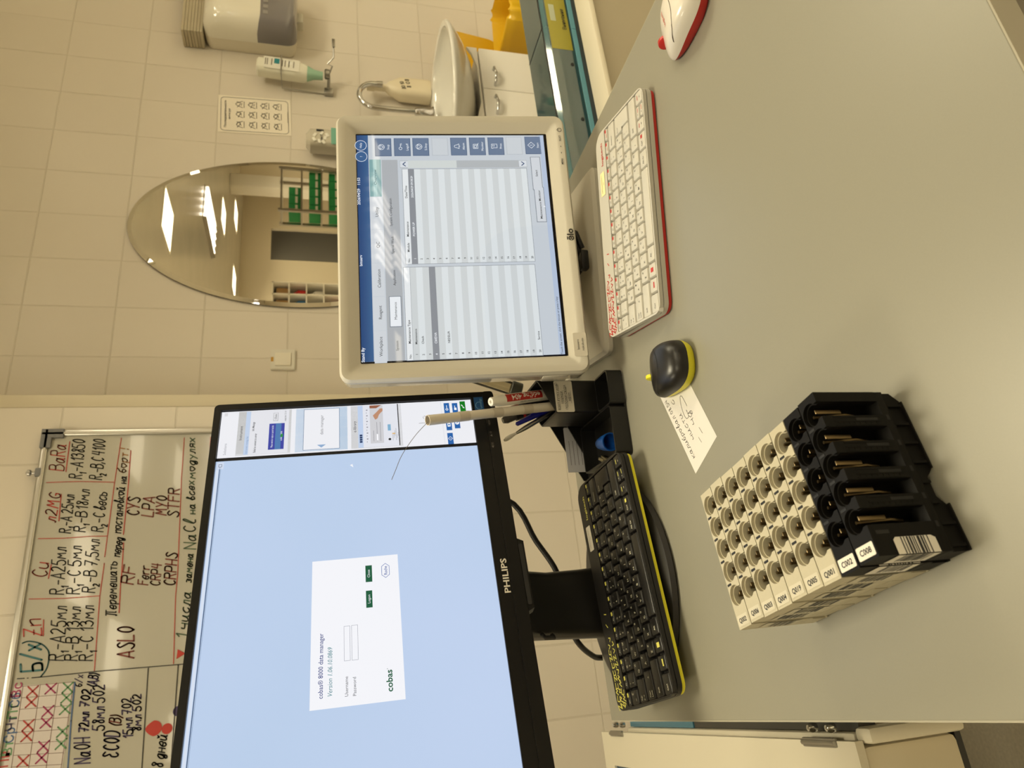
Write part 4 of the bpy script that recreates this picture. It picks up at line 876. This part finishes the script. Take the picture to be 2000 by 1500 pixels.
b.stroke([(.2445+.006*math.cos(R(a_)), -.172+.005*math.sin(R(a_))) for a_ in range(-40, 260, 30)], .0006, mat('energy_line', (120,170,205), .4), z=.0046); b.text('energy', .0032, mat('energy_line', (120,170,205), .4), None, .2485, -.1755, 'C', .015, z=.0046); b.text('ENERGY STAR', .0018, mat('energy_line', (120,170,205), .4), None, .2485, -.1815, 'C', .017, z=.0046); b.build('energy_sticker', t, smooth=0)
def pl(a, c): return loc(PM, 380+a/2.857, 740+c/2.857)
def pk(a, c): return loc(PM, 660+a/6.6667, 740+c/6.6667)
def pj(a, c): return loc(PM, 400+a/7.1429, 760+c/7.1429)
def pd(a, c): return loc(PM, 580+a/4.4118, 1060+c/4.4118)
PS = lambda c: screen(c, 1.0, .45, .25)
b = MB(XZ); sw, sh = .259, .162; xs = .1835
# backlight: the panel glows a little unevenly, so a node gradient on its own coordinates
bg = bpy.data.materials.new('screen_backlight'); bg.use_nodes = True; nt = bg.node_tree; pb = nt.nodes['Principled BSDF']
pb.inputs['Base Color'].default_value = (.01,.01,.01,1); pb.inputs['Roughness'].default_value = .45; pb.inputs['Specular IOR Level'].default_value = .25
n1 = nt.nodes.new('ShaderNodeTexCoord'); n2 = nt.nodes.new('ShaderNodeTexNoise'); n2.inputs['Scale'].default_value = 3; n3 = nt.nodes.new('ShaderNodeValToRGB')
n3.color_ramp.elements[0].position = .35; n3.color_ramp.elements[0].color = (*lin((183,204,232)), 1); n3.color_ramp.elements[1].position = .7; n3.color_ramp.elements[1].color = (*lin((190,208,237)), 1)
nt.links.new(n1.outputs['Object'], n2.inputs['Vector']); nt.links.new(n2.outputs['Fac'], n3.inputs[0]); nt.links.new(n3.outputs[0], pb.inputs['Emission Color']); pb.inputs['Emission Strength'].default_value = 1
b.rect(-sw, -sh, sw, sh, PS((14,14,16)), z=-.0005); b.rect(-sw, -sh, xs, sh, bg, z=-.0002)
b.rect(-sw, sh-.004, xs-.012, sh-.001, PS((214,224,240)), z=0); b.rect(-sw, sh-.0056, xs-.008, sh-.0046, PS((70,90,120)), z=0); b.rect(-sw, sh-.0066, xs-.008, sh-.0062, PS((130,150,180)), z=0)
b.rect(xs-.0115, sh-.0095, xs-.0015, sh-.0015, PS((206,217,236)), z=0); b.frame(xs-.0085, sh-.0075, xs-.0045, sh-.0035, .0005, PS((80,90,110)), z=.0002)
x1 = xs+.0045; x2 = sw-.0004; b.rect(x1, -sh+.0004, x2, sh-.0004, PS((236,237,242)), z=0)
def R2(p, q, m, z=.0002): b.rect(min(p[0],q[0]), min(p[1],q[1]), max(p[0],q[0]), max(p[1],q[1]), m, z=z)
def pt(st, p, h, m, al='C', w_=None, bold=0, z=.0006): b.text(st, h, m, None, p[0], p[1], al, w_, bold, z=z)
xi0, xi1 = x1+.002, x2-.001
zf = lambda fn, a, c=500: fn(a, c)[1]
pt('Solutions', (x1+.004, sh-.0105), .0034, PS((150,150,158)), 'L'); b.rect(x2-.007, sh-.008, x2-.002, sh-.004, PS((216,216,220)), z=.0002)
za, zb = zf(pj,450,650), zf(pj,1200,620)
b.rect(xi0, zb, xi1, za, PS((186,186,184))); b.rect(xi0+.0005, zb+.003, xi1-.0005, za-.0095, PS((226,227,233)), z=.0004); b.rect(xi0+.0005, za-.015, xi1-.0005, za-.0095, PS((192,208,232)), z=.0005)
pt('Instrument', ((xi0+xi1)/2, za-.0062), .0036, DK); pt('Instrument message list', (xi0+.002, za-.014), .003, PS((120,150,190)), 'L', .026); pt('Failed to connect to server', (xi0+.003, za-.024), .003, DK, 'L', .029, .01); pt('Info Message', (xi0+.036, za-.0205), .003, DK, 'L', .014, .01)
b.rect(xi0+.006, zb+.008, xi0+.046, zb+.027, PS((58,66,160)), z=.0006); b.rect(xi0+.006, zb+.012, xi0+.046, zb+.019, PS((74,120,176)), z=.0007); pt('Please wait for reply or cancel the link', (xi0+.026, zb+.0215), .0027, WT, 'C', .034, z=.0009); pt('cobas link', (xi0+.026, zb+.0105), .0027, WT, 'C', z=.0009); b.rect(xi0+.024, zb+.0095, xi0+.029, zb+.0125, PS((40,140,70)), z=.001)
b.rect(xi0+.05, zb+.0165, xi0+.063, zb+.0225, PS((150,150,155)), z=.0006); b.rect(xi0+.0504, zb+.0169, xi0+.0626, zb+.0221, PS((222,223,228)), z=.0008); pt('Close', (xi0+.0565, zb+.0183), .0026, DK, z=.001); pt('cobas link 1.3.1.4', (xi0+.049, zb+.0065), .0025, DK, 'L', .016)
za, zb = zf(pj,1265,600), zf(pj,1990,580)
b.rect(xi0, zb, xi1, za, PS((160,188,214))); b.rect(xi0+.002, zb+.010, xi1-.002, za-.010, PS((236,237,242)), z=.0004); b.frame(xi0+.0018, zb+.0098, xi1-.0018, za-.0098, .0006, PS((110,130,160)), z=.0005)
pt('data manager', ((xi0+xi1)/2+.006, (za+zb)/2-.002), .0042, PS((130,130,136))); xm, zm = xi0+.009, (za+zb)/2; b.flat([(xm, zm-.0055), (xm, zm+.0055), (xm-.0045, zm)], PS((140,170,206)), z=.0006)
za, zb = zf(pk,172,700), zf(pk,835,620)
b.rect(xi0, zb, xi1, za, PS((190,190,190))); pt('e-library', ((xi0+xi1)/2, za-.0065), .0038, DK)
b.rect(xi0+.0005, zb+.0045, xi1-.0005, za-.009, PS((226,228,236)), z=.0004); b.rect(xi0+.0005, za-.0155, xi1-.0005, za-.009, PS((190,207,234)), z=.0005)
for i in range(4): b.rect(xi0+.008+.0033*i, za-.0142, xi0+.0108+.0033*i, za-.0108, PS((30,56,100)), z=.0007)
for i in range(12): b.rect(xi0+.008+.0046*i, za-.0205-.0012*(i % 2), xi0+.0095+.0046*i, za-.0198, PS((130,130,140)), z=.0007)
b.rect(xi0+.006, za-.0415, xi1-.001, za-.0245, PS((206,206,210)), z=.0006)
for i, w_ in enumerate((.017, .03, .03)): b.rect(xi0+.009, za-.029-.0044*i, xi0+.009+w_, za-.0284-.0044*i, PS((150,150,156)), z=.0008)
b.rect(xi0+.01, za-.0345, xi0+.02, za-.0325, PS((246,246,250)), z=.0009)
sk = PS((190,140,110)); b.flat([(xi0+.046,za-.030),(xi0+.050,za-.0285),(xi0+.056,za-.034),(xi0+.061,za-.038),(xi0+.061,za-.0415),(xi0+.057,za-.0415),(xi0+.051,za-.0365),(xi0+.045,za-.0345),(xi0+.043,za-.0315)], sk, z=.0009); b.flat([(xi0+.062,za-.0245),(xi1-.001,za-.0245),(xi1-.001,za-.04),(xi1-.006,za-.033)], PS((150,96,72)), z=.0009)
b.flat(circ(.0018, 12, xi0+.011, za-.049), DK, z=.0008); b.rect(xi0+.0245, za-.051, xi0+.0345, za-.047, PS((130,176,206)), z=.0008); b.rect(xi0+.0185, za-.0565, xi0+.0205, za-.0525, PS((220,180,120)), z=.0008)
for i in range(7): b.rect(xi0+.009+.0033*(i % 3), za-.0535-.0014*i, xi0+.018+.0033*(i % 4), za-.0530-.0014*i, PS((160,164,172)), z=.0007)
b.rect(xi0+.0005, zb+.0037, xi1-.0005, zb+.0049, DK, z=.0009)
zz = zf(pk,1350,420); b.rect(x1+.001, zz, x2-.001, zz+.0003, PS((206,206,214)), z=.0003)
for (a, c), col_, ic in (((1466,778),(38,98,168),'d'), ((1446,600),(38,98,168),'c'), ((1552,575),(38,98,168),'p'), ((1417,385),(38,98,168),'k'), ((1524,385),(38,98,168),'h'), ((1624,362),(18,120,30),'x')):
    x, z = pk(a, c); b.rect(x-.0088, z-.0037, x+.0088, z+.0037, PS(col_), z=.0004)
    if ic == 'd': b.stroke([(x,z+.003),(x+.003,z),(x,z-.003),(x-.003,z),(x,z+.003)], .0005, WT, None, .0006); b.text('1', .0026, WT, None, x, z-.0013, 'C', z=.0006)
    elif ic == 'c': b.rect(x-.003, z-.002, x+.003, z+.002, WT, z=.0006); b.flat(circ(.0012, 12, x, z), PS(col_), z=.0008)
    elif ic == 'p': b.flat(circ(.0028, 16, x, z), WT, z=.0006); b.stroke([(x-.001,z+.001),(x+.0012,z-.001)], .0007, PS(col_), None, .0008)
    elif ic == 'k': b.flat(circ(.0019, 12, x-.002, z), WT, None, [circ(.001, 12, x-.002, z)], .0006); b.rect(x, z-.0004, x+.005, z+.0004, WT, z=.0006)
    elif ic == 'h': b.rect(x-.003, z-.002, x+.001, z+.0012, WT, z=.0006); b.rect(x+.001, z-.0002, x+.0045, z+.0006, WT, z=.0006)
    else: b.stroke([(x-.0025,z-.0015),(x-.0008,z-.0002)], .0013, WT, None, .0006); b.stroke([(x+.0008,z+.0002),(x+.0025,z+.0015)], .0013, WT, None, .0006)
x, z = pl(880, 486); b.flat([(x+.0012, z+.0028), (x+.0028, z-.0002), (x-.0024, z-.0014)], WT, z=.0004)
# the login window
tl, tr, bl2 = pd(128,165), pd(866,100), pd(925,1357)
dx0, dx1, dz1, dz0 = -.1215, .0398, .0446, -.0515
b.rect(dx0, dz0, dx1, dz1, PS((243,244,249)), z=.0003)
def dt(st, a, c, h, m, w_=None, bold=0, sh_=0):
    p = pd(a, c); b.text(st, h, m, None, p[0], p[1], 'L', w_, bold, sh_, z=.0005)
NV, TQ = PS((40,60,130)), PS((60,130,140)); GRN = PS((20,90,62))
xq = pd(222,1345)[0]; dt('cobas® 8000 data manager', 222, 1345, .0050, NV, pd(222,783)[0]-xq, .005); dt('Version 1.06.10.0869', 304, 1330, .0050, TQ, pd(300,905)[0]-pd(304,1330)[0], 0, .2)
dt('Username', 442, 1325, .0036, PS((90,92,98)), None, 0); dt('Password', 512, 1318, .0036, PS((90,92,98)), None, 0)
dt('cobas', 828, 1282, .0066, GRN, pd(828,1092)[0]-pd(828,1282)[0], .02); dt('°', 800, 1090, .003, GRN)
for a, a2, c, c2 in ((407,457,1022,716), (474,524,1015,708)):
    p, q = pd(a, c), pd(a2, c2); b.frame(p[0], q[1], q[0], p[1], .0003, PS((120,124,140)), z=.0005)
for a, a2, c, c2, st in ((598,648,563,411,'Logon'), (593,645,342,195,'Close')):
    p, q = pd(a, c), pd(a2, c2); b.rect(p[0], q[1], q[0], p[1], GRN, z=.0005); b.text(st, .0030, WT, None, (p[0]+q[0])/2, (p[1]+q[1])/2-.0012, 'C', z=.0007)
x, z = pd(763, 240); hexp = [(x-.0086, z), (x-.0052, z+.0043), (x+.0052, z+.0043), (x+.0086, z), (x+.0052, z-.0043), (x-.0052, z-.0043), (x-.0086, z)]
b.stroke(hexp, .0005, PS((60,96,170)), None, .0005); b.text('Roche', .0038, PS((50,84,160)), None, x, z-.0018, 'C', .0105, .01, z=.0006)
b.build('screen', t, smooth=0, fix=False)
PI_ = PM.inverted()
FB = PI_ @ T(.117, .9245, D+.0003) @ RZ(R(14))
b = MB(FB); eli = lambda a_, c_, z: [(a_*math.cos(2*PI*i/64), c_*math.sin(2*PI*i/64), z) for i in range(64)]
b.loft([eli(.136,.136,0), eli(.139,.139,.003), eli(.137,.137,.009), eli(.127,.127,.0125), eli(.06,.05,.0135)], mat('foot_black', (30,28,27), .4), True, True); b.build('base', t, smooth=40)
b = MB(FB); cs = lambda w_, d_, y, z: [(x, yy+y, z) for x, yy in rrect(w_, d_, .012, 0, 0, 5)]
b.loft([cs(.098,.03,.046,.0137), cs(.094,.028,.046,.05), cs(.09,.028,.044,.1), cs(.09,.034,.036,.135), cs(.1,.04,.026,.19), cs(.1,.04,.014,.26)], mat('column_black', (26,24,23), .34), True, True)
b.tube([(-.046,.025,.112),(-.051,.019,.112),(-.051,.017,.124),(-.044,.023,.126)], .003, BLACK, 8); b.build('column', t, smooth=50)
t = tag((lambda b: (b.tube(crom([(.272,1.02,D+.25),(.268,1.02,D+.132),(.206,1.03,D+.09),(.158,1.03,D+.064),(.11,1.045,D+.054),(.067,1.035,D+.048),(.044,1.062,D+.018),(.038,1.0735,D-.01),(.038,1.075,D-.1),(.038,1.078,D-.3)], 6), .0042, BLACK, 10), b.build('power_cable'))[1])(MB()), 'thick black cable hanging down behind the large black monitor', 'cable')

# ------------------------------------------------------------------ desk organiser and what is in it
ORG = T(.276, .842, D+.0004) @ RZ(R(-4))
t = thing('desk_organizer', 'black plastic desk organiser with a slanted pen cup and open trays', 'organizer', ORG)
OB = mat('organizer_black', (19,18,17), .36); W_ = .0022
b = MB(); b.prism(rrect(.118, .165, .006, .059, .0825), 0, .0025, OB)
b.build('floor_plate', t)
def ringbox(x0, y0, x1, y1, h, r_=.006, z0=.002):
    b = MB(); w_, d_, cx, cy = x1-x0, y1-y0, (x0+x1)/2, (y0+y1)/2
    b.prism(rrect(w_, d_, r_, cx, cy), z0, h, OB, [rrect(w_-2*W_, d_-2*W_, r_-.001, cx, cy)]); return b
ringbox(0, 0, .0688, .118, .024).build('tray', t); ringbox(.0692, -.004, .118, .042, .024).build('clip_tray', t)
cu = (.0715, .0435, .1195, .116); top = lambda x: .0835+(x-cu[0])*.52
b = MB(); oo = rrect(cu[2]-cu[0], cu[3]-cu[1], .004, (cu[0]+cu[2])/2, (cu[1]+cu[3])/2); ii = rrect(cu[2]-cu[0]-2*W_, cu[3]-cu[1]-2*W_, .003, (cu[0]+cu[2])/2, (cu[1]+cu[3])/2)
b.prism(oo, .0025, 0, OB, [ii], zf=lambda x, y: top(x)); b.build('pen_cup', t)
b = MB(); b.prism([(.0, .002), (.118, .002), (.118, .066), (.09, .0515), (.002, .0085)], -.1205, -.1185, OB, M=XZ); b.prism([(.0, .002), (.118, .002), (.118, .056), (.09, .056), (.0, .01)], -.165, -.163, OB, M=XZ); b.build('note_slot', t)
b = MB(); b.prism(rrect(.0455, .0265, .002, (cu[0]+cu[2])/2-.0008, .071), .0002-cu[1], .0005-cu[1], STICK, M=XZ)
for i, st in enumerate(('ВЗЯЛ РУЧКУ ИЛИ', 'МАРКЕР,', 'ПОЛОЖИ СЮДА', 'ЖЕ!!!!!')):
    b.text(st, .0032, INKB, T(0, cu[1]-.0008, 0) @ XZ, .0936, .0785-.0056*i, 'C', None, .012); wd = len(st)*.0013; b.rect(.0936-wd, .0779-.0056*i, .0936+wd, .0782-.0056*i, INKB, T(0, cu[1]-.0008, 0) @ XZ)
b.stroke([(.1125+.0017*math.cos(2*PI*i/14), .0815+.0017*math.sin(2*PI*i/14)) for i in range(15)], .0004, INKB, T(0, cu[1]-.0008, 0) @ XZ); b.build('label', t, smooth=0)
b = MB(XZ); b.rect(.008, .004, .076, .0435, mat('note_paper', (206,206,212), .7)); b.rect(.008, .004, .076, .0435, mat('note_paper', (206,206,212), .7), z=-.003)
for i in range(5): b.rect(.018, .038-.006*i, .055, .0386-.006*i, mat('note_line', (60,58,66), .6), z=.0004)
o = tag(b.build('note_paper', None, smooth=0), 'grey note sheets with ruled lines in the rear slot of the organiser', 'note paper'); o.matrix_world = ORG @ T(0, .134, 0)
def stickM(px_top, Yt, px_in, Yi, depth):  # a pen: its upper end and where it enters the cup, continued to the given height inside the cup
    a, c = atY(*px_top, Yt), atY(*px_in, Yi); d_ = (c-a).normalized(); k_ = (D+depth-a.z)/d_.z; e = a+d_*k_
    z = (a-e).normalized(); q = z.to_track_quat('Z', 'Y').to_matrix().to_4x4(); return Matrix.Translation(e) @ q, (a-e).length
M_, L_ = stickM((958, 785), .871, (1058, 772), .899, .066)
t = thing('marker_pen', 'white marker with a red band standing cap down in the pen cup', 'marker', M_)
b = MB(); b.lathe([(.0055,0),(.007,.01),(.0078,.02),(.0078,L_-.012),(.0062,L_-.008),(.0062,L_-.001),(.0056,L_),(.0022,L_),(.0018,L_-.002),(.0003,L_-.002)], WPLA, 24); b.build('barrel', t)
v = M_.inverted() @ CAM; fa = math.degrees(math.atan2(v.y, v.x))
b = MB(); rb = .0080
def wrap(b, pts, fs, m, r_): b.add([(r_*math.cos(R(fa)+x/r_), r_*math.sin(R(fa)+x/r_), z) for x, z in pts], fs, m)
g = [(-.003+.012*i/10, z) for z in (L_-.022, L_-.085) for i in range(11)]
wrap(b, g, [(i, i+1, i+12, i+11) for i in range(10)], RED, rb)
vs, fs, xa, xb = text_geo('edding 404', .012); s_ = .05/(xb-xa); wrap(b, [(.0062-v_[1]*s_*.95, L_-.081+(v_[0]-xa)*s_) for v_ in vs], fs, mat('print_white', (236,232,224), .5), rb+.0002)
vs, fs, xa, xb = text_geo('permanent marker', 0); s_ = .03/(xb-xa); wrap(b, [(-.0045-v_[1]*s_*.8, L_-.075+(v_[0]-xa)*s_) for v_ in vs], fs, INKB, rb+.0002); b.build('label', t, smooth=40)
M_, L_ = stickM((835, 821), .835, (1075, 794), .8935, .05)
t = thing('paper_tube', 'long rolled paper tube with stray hairs sticking out of the pen cup', 'paper tube', M_)
PT = mat('paper_tube', (206,198,184), .7); TA = mat('tape_band', (186,176,160), .3)
b = MB(); b.lathe([(.0062,0),(.0064,L_*.5),(.0061,L_*.7),(.0066,L_),(.0058,L_),(.0055,L_-.05)], PT, 24, c0=True, c1=True); b.build('roll', t)
for f_ in (.78, .56, .35):
    b = MB(); b.lathe([(.0066,L_*f_-.008),(.0066,L_*f_+.008)], TA, 24, c0=False, c1=False); b.build('tape_band', t)
IM = M_.inverted(); hp = [IM @ atY(x, y, Y) for x, y, Y in ((836,824,.8335),(815,846,.832),(797,870,.831),(783,893,.83),(774,915,.829),(765,937,.828))]
b = MB(); HR = mat('hair', (96,88,78), .6); b.tube(crom([tuple(p) for p in hp], 4), .00035, HR, 5)
b.tube([tuple(IM @ atY(x, y, .8335)) for x, y in ((834,826),(825,826),(818,827))], .0002, HR, 5); b.tube([tuple(IM @ atY(x, y, .8335)) for x, y in ((834,816),(829,812),(826,815),(828,818))], .0002, HR, 5); b.build('hair', t)
M_, L_ = stickM((1008, 829), .895, (1068, 800), .909, .055)
t = thing('ballpoint_pen', 'ballpoint pen with a blue cap leaning in the pen cup', 'pen', M_)
b = MB(); b.lathe([(.0015,0),(.0036,.01),(.0036,L_-.05)], mat('pen_clear', (200,200,204), .25), 16); b.build('barrel', t)
b = MB(); b.lathe([(.0046,L_-.062),(.0048,L_-.05),(.0042,L_-.03),(.003,L_-.002),(.0012,L_)], mat('cap_blue', (22,26,140), .35), 18); b.box((.0052,0,L_-.045), (.0016,.003,.034), mat('cap_blue', (22,26,140), .35), bev=.0006); b.build('cap', t)
M_, L_ = stickM((985, 860), .893, (1078, 805), .911, .066)
t = thing('spatula', 'slim metal stick with a white spatula tip leaning out of the pen cup', 'spatula', M_)
b = MB(); b.lathe([(.002,0),(.0033,.008),(.0034,L_-.042),(.0026,L_-.03),(.0016,L_-.022)], STEEL, 14); b.build('handle', t)
b = MB(); b.loft([[(x*w_, y*.0012, z) for x, y in circ(1, 12)] for w_, z in ((.0012,L_-.024),(.0022,L_-.02),(.0042,L_-.011),(.0042,L_-.005),(.002,L_))], mat('spatula_white', (216,212,204), .4), True, True, M=RZ(R(fa+90))); b.build('tip', t)
M_, L_ = stickM((982, 822), .93, (1050, 796), .929, .057)
t = thing('marker_pen', 'black marker with a red stripe at the back of the pen cup', 'marker', M_)
b = MB(); b.lathe([(.006,0),(.0074,.01),(.0074,L_-.02)], BLACK, 20); b.lathe([(.0058,L_-.02),(.0062,L_-.006),(.004,L_)], mat('cap_smoky', (70,68,64), .15, coat=.5), 20); b.build('barrel', t)
b = MB(); b.lathe([(.0076,L_-.034),(.0076,L_-.03)], RED, 20, c0=False, c1=False); g = [(-.005+.0032*i, z) for z in (L_-.045, L_-.024) for i in range(4)]; b.build('stripe', t)
M_, L_ = stickM((975, 808), .94, (1040, 790), .937, .066)
t = thing('marker_pen', 'dark blue-black marker with a red end, half hidden behind the rolled paper tube', 'marker', M_)
b = MB(); b.lathe([(.005,0),(.0058,.01),(.0058,L_-.05),(.0062,L_-.05),(.0056,L_)], mat('marker_dark', (28,26,44), .35), 18); b.build('barrel', t)
b = MB(); b.lathe([(.0064,L_-.03),(.0064,L_-.02)], mat('marker_red', (120,20,24), .4), 18, c0=False, c1=False); b.build('band', t)
# bits in the left tray
q = atZ(1190, 864, .014); t = thing('bottle_cap', 'blue plastic cone-shaped cap lying in the organiser tray', 'cap', T(q.x, q.y, D+.0166) @ RZ(R(-14)) @ RX(R(96)))
BC = mat('cap_bright_blue', (20,86,176), .4)
b = MB(); b.lathe([(.0035,-.026),(.0075,-.022),(.0105,-.01),(.0125,.006),(.0128,.009),(.0112,.009),(.0108,.004),(.0092,-.008),(.006,-.018),(.001,-.019)], BC, 28, M=Matrix(((1,0,0,0),(0,1,0,0),(0,0,1,0),(0,0,0,1)))); b.build('shell', t)
q = atZ(1182, 899, .007); t = thing('cable_plug', 'clear network cable plug lying beside the blue cap in the organiser tray', 'plug', T(q.x, q.y, D+.0068) @ RZ(R(55)))
b = MB(); b.box((0,0,0), (.02,.0095,.0065), mat('plug_clear', (150,140,110), .2, coat=.5), bev=.001); b.box((.004,0,.0045), (.012,.004,.0012), mat('plug_clear', (150,140,110), .2, coat=.5), RY(R(-8))); b.build('body', t)
b = MB()
for i in range(8): b.box((-.0085,-.0036+.00103*i,.0026), (.0032,.0005,.0018), mat('gold', (190,160,90), .3, 1))
b.build('contacts', t)
# clear tube with a dark cap between the monitors
a, c = atY(1008, 762, .985), atY(925, 735, .985); d_ = (a-c); z = d_.normalized(); L_ = d_.length+.05
M_ = Matrix.Translation(a) @ (-z).to_track_quat('Z', 'Y').to_matrix().to_4x4()
t = thing('specimen_tube', 'clear plastic tube with dark grey screw cap, hanging slanted between the two monitors', 'tube', M_)
b = MB(); b.lathe([(.0105,.004),(.0105,L_-.005),(.006,L_),(.0055,L_-.001),(.0095,L_-.006),(.0095,.004)], CLR, 24, c0=False, c1=False); b.build('tube', t)
b = MB(); b.lathe([(.011,-.008),(.0128,-.007),(.0128,.008),(.0118,.009)], mat('cap_dark', (66,66,58), .4), 28); b.build('cap', t)

# ------------------------------------------------------------------ chair under the right front of the desk
CM = T(.72, .195, 0)
t = thing('office_chair', 'dark red upholstered office chair pushed in at the front right of the desk', 'chair', CM)
UP = mat('dark_red_cloth', (52,10,10), .85, noise=.15, nscale=500, bump=.2)
b = MB(); cu_ = lambda g, z: [(x, y, z) for x, y in rrect(.47-2*g, .47-2*g, .09-g, 0, 0, 8)]
b.loft([cu_(.02,.40), cu_(.0,.42), cu_(0,.44), cu_(.02,.452), cu_(.06,.455)], UP, True, True); b.build('seat', t, smooth=60)
b = MB(); b.tube([(0,-.1,.39),(0,-.3,.37),(0,-.36,.45),(0,-.37,.6)], .018, BLACK, 10); b.box((0,-.1,.395), (.2,.2,.015), BLACK, bev=.004); b.build('back_bar', t)
b = MB(); b.loft([[(x, -.345+.02*abs(x)/.2, z) for x, z in rrect(.42, .42, .1, 0, .82, 8)], [(x, -.385, z) for x, z in rrect(.42, .42, .1, 0, .82, 8)]], UP, True, True); b.build('backrest', t, smooth=60)
b = MB(); b.lathe([(.028,.1),(.028,.25),(.018,.25),(.018,.39)], BLACK, 18); b.build('gas_stem', t)
for i in range(5):
    a_ = 2*PI*i/5+.3; b = MB(); b.tube([(0,0,.1),(.15*math.cos(a_),.15*math.sin(a_),.095),(.27*math.cos(a_),.27*math.sin(a_),.065)], [.026,.022,.015], BLACK, 10); l_ = b.build('leg', t)
    b = MB(T(.27*math.cos(a_), .27*math.sin(a_), .028) @ RZ(a_+.6)); b.lathe([(.024,-.012),(.028,-.008),(.028,.008),(.024,.012)], BLACK, 18, RX(R(90))); b.build('caster', l_)
SC.cycles.use_adaptive_sampling = True; SC.cycles.adaptive_threshold = .04; SC.cycles.use_denoising = True
SC.cycles.max_bounces = 8; SC.cycles.glossy_bounces = 3; SC.cycles.transparent_max_bounces = 8; SC.cycles.caustics_reflective = False; SC.cycles.caustics_refractive = False
